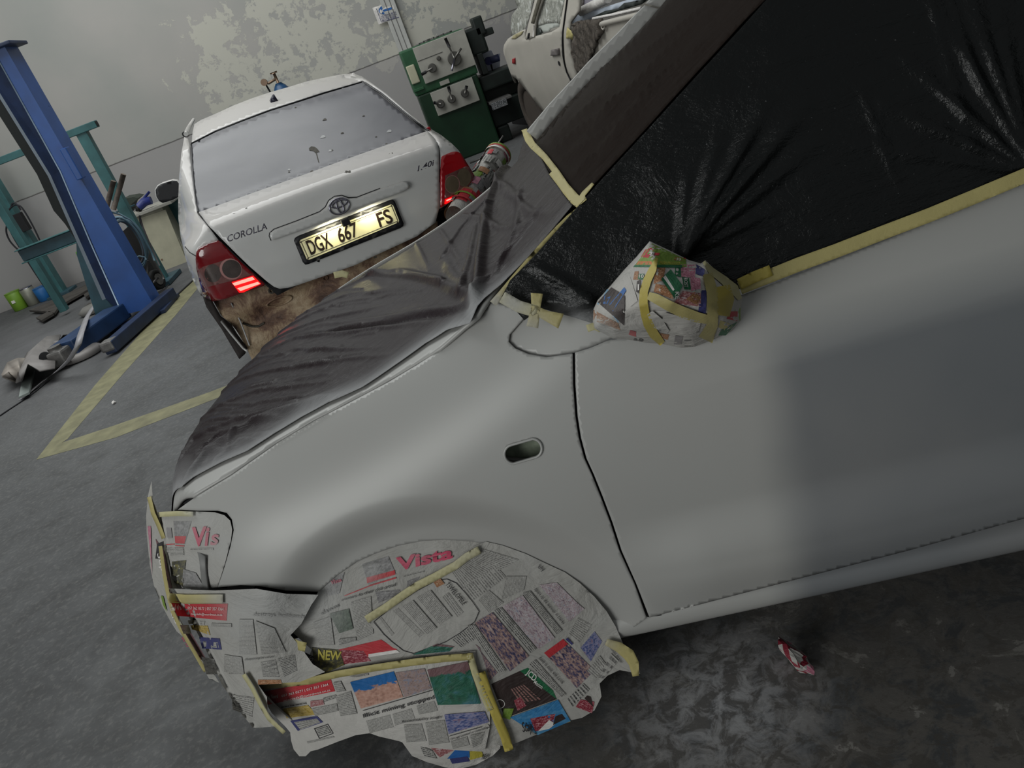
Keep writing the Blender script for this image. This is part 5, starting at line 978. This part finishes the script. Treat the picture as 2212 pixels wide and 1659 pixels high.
b = MB(); b.add([tuple(p) for p in WF.plane([(163, 545), (176, 548), (192, 575), (203, 600), (210, 640), (200, 618), (186, 588), (172, 566)], 1, 12.2)], [tuple(range(8))][::-1], mat('green_plastic', (92, 150, 36), .5), sm=False); b.build('green_panel', None, solid=.03, off=1, label='bright green plastic panel leaning behind the blue lift column', cat='panel')
for pts, z, lab in (([(65, 674), (125, 648), (200, 613), (205, 622), (130, 665), (120, 680), (98, 676)], .03, 'long grey dirty channel lying by the foot of the teal post'), ([(80, 690), (108, 676), (118, 681), (92, 696)], .03, 'short dark metal bar on the floor in front of the teal post'), ([(183, 640), (206, 626), (208, 632), (187, 646)], .03, 'short dark metal bar on the floor behind the blue lift column'), ([(186, 668), (196, 660), (215, 663), (200, 673)], .04, 'small dark bracket on the floor beside the swing arm')):
    P = WF.plane(pts, 2, z); b = MB(); b.add(P, [tuple(range(len(P)))], mat('dirty_metal', (62, 58, 54), .8, var=.4), sm=False); b.build('metal_bar', None, solid=z-.002, off=-1, label=lab, cat='metal bar')
# ------------------------------------------------------------------ hose trolley and coil
M_HOSE = mat('blue_grey_hose', (86, 112, 126), .5); M_HOSE2 = mat('grey_hose_dark', (92, 88, 92), .5)
tr = empty('hose_trolley', (-3.15, 9.0, 0), label='small two-wheeled trolley behind the lift column, hung with coiled hose', cat='trolley')
def nn(pts, y): return [Vector(p)-Vector((-3.15, 9.0, 0)) for p in WF.plane([(200+x*.1808, 360+q*.1808) for x, q in pts], 1, y)]
for cx, cy, y in ((770, 1350, 9.4), (640, 1480, 9.2)):
    c = nn([(cx, cy)], y)[0]; b = MB(); tyre(b, c, (1, -.35, 0), .115, .05, M_TYRE, 28); o = b.build('trolley_wheel', tr); b = MB(); b.cyl(c-Vector((.03, -.01, 0)), c+Vector((.03, -.01, 0)), .065, M_STEEL); b.build('wheel_hub', o)
b = MB(); b.tube(nn([(720, 1390), (790, 1320)], 9.3), .012, M_STEEL); b.build('axle', tr)
b = MB(); b.tube(nn([(600, 840), (720, 1100), (830, 1290), (850, 1340)], 9.35), .012, M_STEEL); b.tube(nn([(560, 580), (600, 720), (700, 960), (800, 1180)], 9.3), .009, M_HOSE2); b.tube(nn([(250, 600), (400, 900), (520, 1180), (570, 1330)], 9.25), .014, M_STEEL); b.tube(nn([(660, 1120), (650, 1350)], 9.3), .008, M_STEEL); b.build('trolley_frame', tr)
b = MB(); P = nn([(680, 1560), (760, 1500), (860, 1450), (910, 1400), (900, 1440), (860, 1480), (700, 1580)], 9.2); b.add(P, [tuple(range(len(P)))], M_STEEL, sm=False); b.build('toe_plate', tr, solid=.01)
b = MB(); P = nn([(330, 800), (440, 700), (600, 1000), (760, 1260), (700, 1300), (560, 1340), (430, 1100)], 9.45); b.add(P, [tuple(range(len(P)))], mat('dark_pack', (40, 38, 38), .8), sm=False); b.build('dark_motor', tr, solid=.12, off=1)
b = MB(); rr = random.Random(5)
for k in range(9):
    a = 1+rr.uniform(-.12, .10); bb = 1+rr.uniform(-.1, .08); cx = 430+rr.uniform(-18, 18); cy = 905+rr.uniform(-15, 15)
    el = ell(cx, cy, 310*bb, 160*a, R(62), 40); b.tube(nn(el, 9.15-.012*k), .011, M_HOSE if k % 3 else M_HOSE2, 8, closed=True)
b.tube(nn([(210, 540), (330, 570), (460, 640), (560, 760), (640, 900), (700, 1010), (740, 1120)], 9.0), .010, M_HOSE, 8); b.tube(nn([(490, 1090), (560, 1070), (620, 1080), (640, 1110)], 9.0), .009, M_HOSE, 8)
o = b.build('coiled_hose', None, label='blue-grey air hose coiled on the trolley beside the lift column', cat='hose'); o.location = (-3.15, 9.0, 0)
def wn(pts, y): return WF.plane([(200+x*.1808, 360+q*.1808) for x, q in pts], 1, y)
for pts, lab in (([(135, 600), (190, 400), (250, 170)], 'shorter rusty steel rod leaning on the teal frame'), ([(250, 510), (310, 300), (370, 90)], 'longer rusty steel rod crossing the teal frame')):
    b = MB(); b.tube(nn(pts, 9.5), .028, mat('rusty_rod', (98, 88, 80), .7, var=.4, scale=20), 10); b.build('leaning_rod', tr)  # loose leaning rods, only parented to the trolley
# bench, tray and tool
cb_ = empty('workbench_cabinet', (-3.55, 11.0, 0), label='cream sheet-metal cabinet bench behind the saloon door mirror', cat='cabinet')
P = WF.plane([(200+x*.1808, 360+q*.1808) for x, q in [(490, 640), (870, 515), (1130, 1140), (860, 1250)]], 1, 11.0)-np.array([-3.55, 11.0, 0]); b = MB(); b.add(P, [(3, 2, 1, 0)], mat('cream_sheet', (176, 172, 150), .55), sm=False); b.build('door_panel', cb_, solid=.02)
b = MB(); b.box((0, .32, .38), (.38, .6, .74), mat('cream_side', (150, 148, 132), .6), bev=.01); b.build('cabinet_body', cb_)
b = MB(); b.box((.02, .28, .765), (.66, .7, .04), mat('bench_top', (150, 148, 140), .6), bev=.006); b.build('bench_top', cb_); b = MB(); b.box((.33, .5, .40), (.30, .4, .78), M_TEAL, bev=.01); b.build('teal_leg', cb_)
b = MB(); b.cyl((-.16, .02, .14), (-.12, .0, .14), .012, M_RUST); b.build('rusty_skirt', cb_)
t_ = empty('spray_tool', (-3.52, 11.0, .79), label='blue pneumatic tool with upright lever lying on the cream bench', cat='tool')
def wt(pts, y=11.0): return [Vector(p)-Vector((-3.52, 11.0, .79)) for p in wn(pts, y)]
M_TOOL = mat('tool_blue', (38, 48, 110), .45)
b = MB(); b.tube(wt([(560, 480), (620, 420), (700, 400)]), [.05, .055, .05], M_TOOL, 14); b.build('tool_body', t_); b = MB(); b.tube(wt([(580, 430), (620, 370), (680, 300)]), .016, M_TOOL); b.build('lever', t_); b = MB(); b.tube(wt([(590, 500), (560, 560), (570, 680), (620, 820), (700, 950), (730, 1050), (800, 1180), (850, 1290)]), .010, M_CAB); b.build('air_hose', t_)
b = MB(); b.tube(wt([(520, 500), (560, 500)]), .04, M_BLACK); b.build('pump_head', t_)
b = MB(); P = wn([(370, 380), (440, 340), (560, 320), (620, 330), (540, 400), (500, 520), (440, 560), (400, 480)], 11.7); b.add(P, [tuple(range(8))], mat('dark_green_drum', (40, 48, 40), .6), sm=False); b.build('drum', None, solid=.3, off=-1, label='dark rounded drum between teal frame and bench', cat='drum')
b = MB(); b.tube(wt([(280, 545), (400, 500), (510, 455)], 11.0), .012, M_TEALD); b.build('long_bar', t_)
# ------------------------------------------------------------------ loose bumper and trims on the floor
def fl(pts, z=0.): return [tuple(p) for p in WF.plane([(x*.2532, 560+q*.2532) for x, q in pts], 2, z)]
M_GREYB = mat('grey_bumper', (122, 118, 116), .6, var=.2); M_DK = mat('dark_bumper_inside', (44, 42, 42), .8)
lb_ = empty('loose_bumper', (-4.2, 8.1, 0), label='loose grey car bumper lying on the floor left of the lift arms', cat='bumper')
def lo(p): return Vector(p)-Vector((-4.2, 8.1, 0))
G = []
A0 = [fl([(250, 800)], .0)[0], fl([(330, 710)], .02)[0], fl([(420, 650)], .05)[0], fl([(540, 640)], .05)[0], fl([(650, 640)], .03)[0]]
b = MB()
up_ = [(170, 1090), (150, 980), (200, 860), (280, 760), (400, 665)]; dn_ = [(190, 1040), (240, 900), (300, 800), (360, 740), (400, 700)]
b.grid([[lo(p) for p in fl([(240, 800), (150, 960), (145, 1060)], .05)], [lo(p) for p in fl([(260, 790), (180, 960), (190, 1040)], .17)], [lo(p) for p in fl([(320, 730), (260, 850), (240, 900)], .20)], [lo(p) for p in fl([(400, 665), (370, 860), (340, 960)], .14)], [lo(p) for p in fl([(520, 650), (480, 760), (470, 935)], .10)]], M_GREYB)
b.build('bumper_skin', lb_, solid=.012)
b = MB(); b.grid([[lo(p) for p in fl([(470, 935), (480, 800), (500, 690)], .02)], [lo(p) for p in fl([(530, 900), (560, 780), (640, 690)], .02)]], M_DK); b.grid([[lo(p) for p in fl([(500, 700), (540, 650), (650, 640)], .12)], [lo(p) for p in fl([(480, 780), (530, 720), (640, 690)], .03)]], M_DK); b.build('bumper_inside', lb_, solid=.008)
b = MB(); b.tube([lo(p) for p in fl([(480, 720), (560, 715), (630, 700)], .1)], .03, M_GREYB); b.cyl(lo(fl([(385, 835)], .145)[0]), lo(fl([(385, 840)], .16)[0]), .05, M_BLACK); b.build('bumper_bracket', lb_)
b = MB(); b.grid([[Vector(p) for p in fl([(10, 985), (60, 880), (150, 840), (210, 840)], .12)], [Vector(p) for p in fl([(20, 1000), (70, 960), (150, 960), (200, 950)], .16)], [Vector(p) for p in fl([(140, 1050), (150, 1040), (160, 1030), (180, 1020)], .04)]], mat('beige_trim', (146, 138, 130), .6)); b.build('plastic_trim', None, solid=.012, label='beige curved plastic trim, leftmost on the floor beside the loose bumper', cat='car trim')
b = MB(); b.add(fl([(235, 840), (330, 835), (255, 1150), (170, 1190)], .03), [(0, 1, 2, 3)], mat('pale_board', (132, 140, 136), .7), sm=False); b.build('pale_board', None, solid=.018, label='pale narrow board leaning flat against the loose bumper', cat='board')
b = MB(); c_ = fl([(690, 800)], .05)[0]; b.grid([[Vector(c_)+Vector((math.cos(a)*r_*1.2, math.sin(a)*r_, z_)) for a in np.linspace(0, 6.28, 21)[:-1]] for r_, z_ in ((.05, .03), (.14, .025), (.17, 0), (.15, -.04))], M_GREYB, close_v=True); b.build('plastic_cap', None, label='round grey plastic cap on the floor under the lift arm end', cat='car trim')
b = MB(); c_ = fl([(840, 400)], .05)[0]; b.grid([[Vector(c_)+Vector((math.cos(a)*r_*1.5, math.sin(a)*r_, z_)) for a in np.linspace(0, 6.28, 21)[:-1]] for r_, z_ in ((.02, .05), (.12, .045), (.17, 0), (.15, -.04))], mat('grey_cloth', (112, 110, 106), .8), close_v=True); b.build('grey_bundle', None, label='grey rounded bundle on the floor behind the swing arm', cat='bundle')
# bowed strip springing over the parts
rail = [((860, 335), .0), ((800, 400), .10), ((740, 500), .2), ((690, 640), .30), ((665, 740), .28), ((600, 860), .18), ((520, 940), .09), ((400, 1020), .03), ((260, 1130), .005), ((180, 1195), .004)]
b = MB(); G = []
for (q, z) in rail:
    p = Vector(WF.plane([(q[0]*.2532, 560+q[1]*.2532)], 2, z)[0]); G.append([p+Vector((-.035, .0, 0)), p+Vector((.035, 0, .01))])
b.grid(G, mat('pale_strip', (150, 148, 152), .5)); b.build('moulding_strip', None, solid=.006, label='long bowed pale moulding strip arching over the loose bumper', cat='moulding')
b = MB(); b.tube([tuple(p) for p in fl([(0, 1335), (80, 1280), (180, 1215), (300, 1130), (420, 1030)], .006)], .006, M_CAB, 6); b.tube([tuple(p) for p in fl([(1460, 350), (1560, 260), (1640, 185)], .006)], .005, M_CAB, 6) if 0 else None; b.build('strip_shadow', None, label='thin dark shadow line of the bowed strip, laid on the floor at the left edge', cat='strip_shadow')  # dark tube drawn in place of the shadow cast by the bowed strip
b = MB(); b.tube([tuple(p) for p in fl([(1460, 350), (1560, 260), (1640, 185)], .008)], .010, M_CAB, 6); b.build('floor_joint', None, label='dark joint line in the floor from lift arm towards the white saloon', cat='cable')  # dark tube drawn for the joint in the concrete
b = MB(); p = fl([(975, 1222)], .01)[0]; crumple('floor_pebble', p, .018, [M_WHI], 'tiny white pebble on the floor between the yellow lines', 'debris', 3)
# ------------------------------------------------------------------ gas cylinder valve behind the saloon roof
gp = Vector(WF.plane([(603, 184)], 1, 12.3)[0]); g = empty('gas_cylinder', (gp.x, 12.3, 0), label='gas cylinder with brass valve, its top showing above the saloon roof', cat='gas cylinder'); M_BRASS = mat('brass', (120, 100, 84), .4, .7)
b = MB(); b.tube([(0, 0, 0), (0, 0, .02), (0, 0, gp.z-.08), (0, 0, gp.z-.02), (0, 0, gp.z+.03)], [.10, .115, .115, .085, .04], mat('cylinder_blue', (28, 70, 110), .4), 24); b.build('cylinder_body', g)
b = MB(); b.cyl((0, 0, gp.z+.02), (0, 0, gp.z+.16), .02, M_BRASS); b.cyl((0, 0, gp.z+.16), (0, 0, gp.z+.18), .05, M_BRASS); b.tube([(0, 0, gp.z+.09), (-.12, -.02, gp.z+.07), (-.17, -.02, gp.z+.09)], .018, M_BRASS); b.cyl((-.17, -.05, gp.z+.10), (-.17, .0, gp.z+.10), .045, M_BRASS); b.tube([(-.16, -.02, gp.z+.06), (-.15, 0, gp.z-.05), (-.11, 0, gp.z-.2)], .012, M_BLACK); b.build('valve', g)
# ------------------------------------------------------------------ sign and trunking
def wl(P, off=0): return WF.plane(P, 1, 13.03-off)
s = Sheet(lambda P, off=0: wl(P, off*8)); s.base([(804, 17), (849, 3), (863, 36), (818, 53)], M_WHI, 0, 8)
s.off = lambda: .001
c4 = lambda *q: [(760+.2532*x, .2532*y) for x, y in q]
V = c4(*ell(300, 75, 75, 42, R(-18))); s.b.add(wl(V, .012), [tuple(range(len(V)))], M_BLU)
V = c4(*ell(300, 80, 45, 22, R(-18))); s.b.add(wl(V, .016), [tuple(range(len(V)))], M_WHI); V = c4((262, 85), (345, 58), (345, 76), (315, 90), (268, 100)); s.b.add(wl(V, .02), [tuple(range(5))], M_BLU)
for cx, cy in ((248, 98), (352, 62)): V = c4(*ell(cx, cy, 10, 18, R(-18), 12)); s.b.add(wl(V, .018), [tuple(range(len(V)))], M_WHI)
for t, q in (('HEARING AND', [(250, 148), (378, 110), (374, 96), (246, 134)]), ('EYE PROTECTION', [(256, 165), (382, 126), (378, 114), (252, 152)]), ('MUST BE WORN', [(262, 182), (378, 146), (374, 132), (258, 168)])):
    V_, F_ = glyphs(t, .01); s.b.add(wl(bil(np.array(c4(*q)), V_), .02), F_, M_NAVY)
for a, q in (((207, 70), (252, 190)), ((252, 190), (400, 145))): A_, B_ = c4(a, q); s.b.tube(wl([A_, B_], .02), .004, M_NAVY, 4)
s.b.build('safety_sign', None, solid=0, label='white safety sign with blue goggles symbol fixed on the wall trunking', cat='sign')
x0, x1 = wl([(838, 40)])[0][0]-.10, wl([(866, 40)])[0][0]
cd = empty('cable_trunking', ((x0+x1)/2+.04, 13.05, 0), label='white vertical cable trunking running up the wall behind the lathe', cat='trunking')
b = MB(); b.box((0, 0, 3.0), (.20, .07, 3.6), mat('trunking_white', (176, 176, 172), .6), bev=.004); b.build('channel', cd)
for dx in (-.04, .03): b = MB(); b.box((dx, -.037, 3.0), (.008, .01, 3.6), mat('groove_grey', (96, 94, 92), .7)); b.build('groove', cd)
# ------------------------------------------------------------------ lathe
M_GREEN = mat('machine_green', (34, 80, 50), .5, var=.3, scale=4); M_GREEND = mat('machine_green_dark', (12, 44, 24), .45, var=.35, scale=3); M_PANEL = mat('machine_panel', (158, 156, 148), .5, var=.1, scale=8); M_DKG = mat('dark_machine', (16, 26, 22), .5, var=.5, scale=8); M_KNOB = mat('knob_steel', (110, 108, 104), .35, .7)  # dark green of the base holds the weaker light near the floor
la = empty('lathe', (.58, 11.0, 0), label='green lathe headstock with grey control panels between saloon and pickup', cat='lathe')
def ab(name, x0, x1, y0, y1, z0, z1, m, bev=.01, par=la): b = MB(); b.box(((x0+x1)/2-.58, (y0+y1)/2-11, (z0+z1)/2), (x1-x0, y1-y0, z1-z0), m, bev=bev); return b.build(name, par)
ab('base', .19, .97, 10.62, 11.35, 0, .90, M_GREEND, .02); ab('headstock', .17, .99, 10.62, 11.35, .90, 1.435, M_GREEN, .02); ab('head_panel', .335, .995, 10.59, 10.63, 1.0, 1.425, M_PANEL, .006); ab('feed_panel', .345, .895, 10.585, 10.62, .60, .885, M_PANEL, .006)
ab('side_plate', .18, .285, 10.60, 10.63, 1.045, 1.26, mat('cream_plate', (176, 174, 150), .5), .012); ab('maker_plate', .50, .62, 10.60, 10.625, .915, .965, M_PANEL, .003); ab('shelf_lip', .17, .30, 10.585, 10.66, .955, .985, M_GREEN, .004); ab('panel_joint', .34, .66, 10.585, 10.592, 1.268, 1.272, M_DKG, 0)
b = MB(); rr = random.Random(2)
for k in range(12): x = rr.uniform(.40, .85); b.box((x-.58, rr.uniform(-.35, .0), 1.445), (rr.uniform(.02, .08), .05, rr.uniform(.01, .03)), M_STEEL, rz=rr.uniform(0, 3), bev=.003)
b.build('chips_on_top', la, kind='stuff')
def knob(px, py, r, hx, hz, hl=True, nspoke=1):
    p = WF.plane([(760+px*.2532, py*.2532)], 1, 10.56)[0]-np.array([.58, 11, 0]); e = MB(); e.cyl(p+np.array([0, .03, 0]), p-np.array([0, .03, 0]), r, M_KNOB, 28, bev=.008); o = e.build('control_knob', la)
    if hl: e = MB(); q = p-np.array([0, .035, 0]); e.tube([q, q+np.array([hx, -.01, hz])], .011, M_KNOB, 8); e.tube([q+np.array([hx, -.01, hz])*.7, q+np.array([hx, -.01, hz])*1.25], .018, M_BLACK, 8); e.build('lever', o)
    return o
knob(875, 500, .082, -.02, .20); knob(685, 580, .052, -.12, -.02); knob(740, 497, .026, 0, 0, False); knob(755, 885, .05, -.06, .035); knob(850, 843, .05, .01, .12); knob(963, 795, .048, .04, .06)
e = MB(); p = WF.plane([(760+875*.2532, 500*.2532)], 1, 10.5)[0]-np.array([.58, 11, 0]); e.tube([p, p+np.array([.12, 0, .08])], .013, M_KNOB); e.tube([p, p+np.array([-.08, 0, -.12])], .013, M_CHROME); e.build('spoke_handle', la)
ab('chuck_guard', 1.0, 1.22, 10.75, 11.2, 1.08, 1.40, M_DKG, .03); ab('tool_post', 1.13, 1.26, 10.75, 11.0, 1.28, 1.50, M_DKG, .02); ab('coolant_box', 1.20, 1.35, 10.78, 10.95, 1.25, 1.33, M_DKG, .01); ab('saddle', 1.05, 1.12, 10.7, 11.2, .85, 1.10, M_DKG, .01); ab('bed', .98, 2.0, 10.72, 11.25, .66, .84, M_DKG, .02); ab('bed_base', .98, 2.0, 10.75, 11.2, .20, .50, M_DKG, .02); ab('chip_tray', .99, 1.28, 10.55, 11.2, .50, .53, M_STEEL, .003); ab('bed_rib', 1.0, 2.0, 10.9, 11.2, .5, .67, M_DKG, .01); ab('bed_foot', 1.0, 1.15, 10.72, 11.2, 0, .2, M_DKG, .02)
crm = NT('metal_swarf'); nz = crm.noise(60, 6, .8, crm.co(), 2); crm.out(crm.ramp(nz, [(.45, (.02, .03, .03)), (.55, (.5, .5, .52))]), .3, .5); ab('swarf', 1.0, 1.2, 10.50, 10.54, .44, .52, crm.mat, .003)
P = WF.plane([(760+x*.2532, y*.2532) for x, y in [(1040, 440), (1190, 430), (1210, 470), (1265, 455), (1262, 600), (1150, 650), (1110, 640)]], 1, 11.3); b = MB(); b.add(P, [tuple(range(7))][::-1], mat('white_paper_board', (170, 174, 188), .7), sm=False); b.build('white_board', None, solid=.01, label='white board standing behind the lathe bed', cat='board')
b = MB(); q = WF.plane([(760+x*.2532, y*.2532) for x, y in [(1180, 515), (1255, 490), (1200, 600), (1250, 600), (1185, 540)]], 1, 11.0); b.tube([q[0], q[1]], .045, mat('blue_grey_tube', (56, 62, 96), .5), 12); b.tube([q[4], q[2], q[3]], .012, M_BLACK); b.cyl(q[0]-np.array([.02, .03, 0]), q[0]-np.array([.02, -.03, 0]), .05, M_NAVY); b.build('dial_gauge', None, label='blue-grey tube with round end above the lathe bed', cat='gauge')
b = MB(); q = WF.plane([(1200/3.95+760, 1330/3.95), (1060, 320), (1077, 308), (1087, 293)], 1, 10.2)[1:]; b.tube(q, .010, M_STEEL); b.build('steel_rod', None, label='thin bright rod leaning at the foot of the lathe', cat='rod')
b = MB(); q = [(1015, 352), (1040, 342), (1062, 333), (1083, 300)]; q = WF.plane(q, 2, .01); b.tube(q, .012, M_STEEL); b.build('floor_pipe', None, label='thin pipe on the floor in front of the lathe base', cat='pipe')
# ------------------------------------------------------------------ pickup (frame PK: side plane y=0)
cp = lambda *q: [(1060+x/5.53, y/5.53) for x, y in q]
pk = empty('pickup_truck', (PK.x, PK.y, 0), PK.a, label='pale pickup truck being repaired, behind the near hatchback windshield', cat='pickup')
M_PK = mat('pickup_primer', (170, 165, 156), .55, var=.08, scale=3); M_PKG = mat('pickup_glass_film', (176, 180, 174), .3)
def pside(y=0., bulge=.0):
    def f(P, off=0):
        q = PK.plane(P, 1, y); q[:, 1] += off-.10*np.clip((.9-q[:, 2])/.7, 0, 1)**2-.25*np.clip(q[:, 2]-1.12, 0, 1)-.35*np.clip(q[:, 0]-.9, 0, 1)**2; return q
    return f
def pp(name, poly, m, y=0., step=7, solid=.02, off=0.): P, F = tri(cp(*poly), step); b = MB(); b.add(pside(y)(P, off), F, m); return b.build(name, pk, solid=solid)
pp('front_fender', [(105, 660), (110, 760), (125, 880), (150, 1000), (175, 1040), (185, 970), (205, 935), (240, 925), (285, 935), (330, 975), (385, 1050), (440, 1140), (585, 1375), (640, 1420), (800, 1240), (952, 985), (905, 860), (880, 760), (865, 660), (858, 500), (862, 370), (850, 180), (838, 0), (810, -20), (806, 330), (715, 385), (510, 440), (440, 470), (405, 470), (380, 360), (330, 380), (230, 440), (190, 470), (150, 540)], M_PK)
pp('cab_corner', [(872, 500), (866, 330), (858, 170), (846, -10), (990, -20), (1000, 80), (1010, 150), (930, 270), (935, 340), (945, 420), (950, 560), (975, 700), (1022, 910), (962, 980), (915, 860), (888, 740)], M_PK)
b = MB(); b.tube(pside()(np.array(cp((842, -10), (853, 180), (864, 370), (861, 500), (868, 660), (885, 760), (908, 860), (955, 985))), .004), .008, M_BLACK, 6); b.build('door_gap', pk)
pp('a_pillar', [(438, -20), (536, -20), (500, 180), (490, 280), (515, 440), (455, 465), (405, 470), (410, 300), (430, 120)], M_PK, 0.01)
pp('pillar_seal', [(474, -20), (522, -20), (490, 200), (480, 300), (440, 290), (450, 180)], mat('pillar_seal', (74, 70, 58), .7), .015, 6, .01)
pp('mirror_mount', [(425, 405), (440, 400), (445, 460), (428, 468)], M_BLACK, .02, 4, .01); pp('side_window', [(520, 150), (540, -20), (806, -20), (810, 320), (700, 350), (690, 380), (600, 400), (560, 350), (500, 340)], M_PKG, -.03, 6, .004)
pp('window_opening', [(500, 345), (565, 345), (600, 400), (590, 415), (515, 435)], M_DKG, -.01, 6, .004); b = MB(); b.tube(pside(.01)(np.array(cp((488, 310), (505, 440)))), .01, M_WHI, 6); b.build('window_runner', pk)
film = NT('crinkled_clear_film'); fo = film.co(); fz = film.noise(9, 7, .7, fo, 2.2); film.out(film.ramp(fz, [(.42, lin((128, 130, 122))), (.55, lin((164, 164, 156))), (.63, lin((205, 208, 204)))]), .3); film.bump(fz, .6, .02); M_CLRF = film.mat
pp('crinkled_film', [(215, 160), (245, 120), (140, -20), (430, -20), (405, 300), (380, 370), (300, 420), (200, 440), (178, 330), (180, 220)], M_CLRF, -.12, 6, .004)
pp('window_film', [(525, 10), (700, 20), (730, 0), (805, 60), (806, 300), (760, 280), (640, 290), (520, 330), (508, 240), (520, 120)], M_CLRF, -.025, 6, .003)
pp('tape_smear', [(232, 470), (250, 430), (330, 390), (365, 380), (350, 420), (280, 470)], mat('ochre_smear', (150, 142, 110), .6), .006, 5, .003)
# hood, roof, body bulk
b = MB(); b.box((.45, -.85, .85), (1.5, 1.4, .5), M_PK, bev=.08); b.box((1.15, -.8, .6), (.35, 1.4, .5), M_PK, bev=.08); b.build('front_body', pk)
b = MB(); b.box((-2.4, -.9, .72), (2.5, 1.4, .5), M_DKG, bev=.02); b.build('load_bed', pk)
pp('bed_side', [(1310, 290), (1720, 190), (2100, 90), (2400, 0), (2400, 900), (1180, 1300), (1170, 745), (1215, 640), (1235, 540), (1270, 480), (1325, 400)], M_PK)
b = MB(); b.tube(pside(.01)(np.array(cp((1310, 290), (1500, 242), (1720, 190), (1900, 145)))), .022, M_PK, 8); b.tube(pside(-.1)(np.array(cp((1210, 228), (1450, 180), (1790, 100)))), .012, M_WHI, 8); b.build('bed_rail', pk)
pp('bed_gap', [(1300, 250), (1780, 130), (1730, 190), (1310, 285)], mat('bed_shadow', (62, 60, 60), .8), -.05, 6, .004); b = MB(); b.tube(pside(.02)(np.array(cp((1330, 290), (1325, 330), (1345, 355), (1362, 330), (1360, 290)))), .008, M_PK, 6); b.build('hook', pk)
b = MB(); fm = M_WHI
b.tube(pside(-.15)(np.array(cp((1005, -20), (1025, 110), (1050, 150), (1150, 100), (1350, 0)))), .04, fm, 10); b.build('canopy_frame', pk)
pp('canopy_side', [(925, -20), (1000, -20), (1030, 140), (1130, 160), (1700, -20), (1900, -20), (1640, 60), (1330, 170), (1180, 240), (1090, 270), (940, 320), (915, 150)], mat('canopy_blue_white', (170, 178, 190), .4), -.16, 7, .01)
pp('canopy_window', [(1040, -20), (1340, -20), (1150, 80), (1050, 120)], mat('canopy_glass', (140, 136, 148), .3), -.17, 7, .005); pp('canopy_foil', [(1200, 210), (1340, 140), (1500, 110), (1560, 50), (1880, -10), (1780, 60), (1500, 140), (1300, 210)], M_DKG, -.14, 6, .004)
cloth = NT('brown_cloth'); co_ = cloth.noise(12, 4, .6, cloth.scalev(cloth.co(), (4, 4, .5)), .6); cloth.out(cloth.ramp(co_, [(.35, lin((58, 52, 46))), (.65, lin((92, 84, 76)))]), .9); cloth.bump(co_, .8, .02)
P, F = tri(cp((945, 310), (990, 270), (1080, 250), (1250, 235), (1310, 230), (1310, 290), (1330, 400), (1270, 480), (1245, 560), (1215, 640), (1190, 740), (1170, 760), (1020, 905), (975, 760), (950, 640), (985, 500), (980, 400)), 6); q = pside(.03)(P); q[:, 1] += .02*np.sin(q[:, 0]*60)+.01*np.sin(q[:, 0]*23+1); b = MB(); b.add(q, F, cloth.mat); cl_ = b.build('cloth_cover', None, solid=.006, label='brown cloth hanging from the pickup bed behind the cab', cat='cloth'); place(cl_, PK)
pp('masking_patch', [(905, 330), (960, 370), (985, 420), (975, 480), (950, 460), (900, 460)], M_TAPE, .008, 5, .003); pp('bed_latch', [(1200, 485), (1215, 488), (1222, 600), (1208, 600)], M_PK, .02, 4, .01)
P, F = tri(cp((740, 590), (820, 572), (830, 650), (735, 660)), 5); b = MB(); b.add(pside(.0)(P, .02), F, mat('door_handle', (112, 106, 104), .5)); b.build('door_handle', pk, solid=.03); b = MB(); V = pside()(np.array(cp(*ell(820, 755, 10, 32, R(-15), 14))), .006); b.add(V, [tuple(range(14))], M_BLACK); b.build('key_lock', pk)
P, F = tri(cp((265, 700), (295, 688), (300, 760), (265, 755)), 4); b = MB(); b.add(pside()(P, .01), F, mat('marker_red', (150, 40, 44), .4)); b.build('side_marker', pk, solid=.02)
wc = PK.plane(cp((400, 1480)), 1, -.12)[0]; wheel = empty('front_wheel', (0, 0, 0)); wheel.parent = pk
b = MB(); tyre(b, (1.02, -.18, .37), (0, 1, 0), .37, .24, mat('dusty_tyre', (62, 54, 48), .9, var=.3, scale=30)); b.build('tyre', wheel); b = MB(); b.cyl((1.02, -.26, .37), (1.02, -.08, .37), .23, mat('dusty_rim', (66, 58, 52), .8)); b.build('rim', wheel)
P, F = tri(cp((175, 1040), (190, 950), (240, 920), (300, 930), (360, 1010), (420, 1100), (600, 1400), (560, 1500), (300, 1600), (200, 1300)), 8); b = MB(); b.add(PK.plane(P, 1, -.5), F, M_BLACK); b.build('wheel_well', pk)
b = MB(); tyre(b, (-2.5, -.18, .37), (0, 1, 0), .37, .24); b.build('rear_tyre', pk)
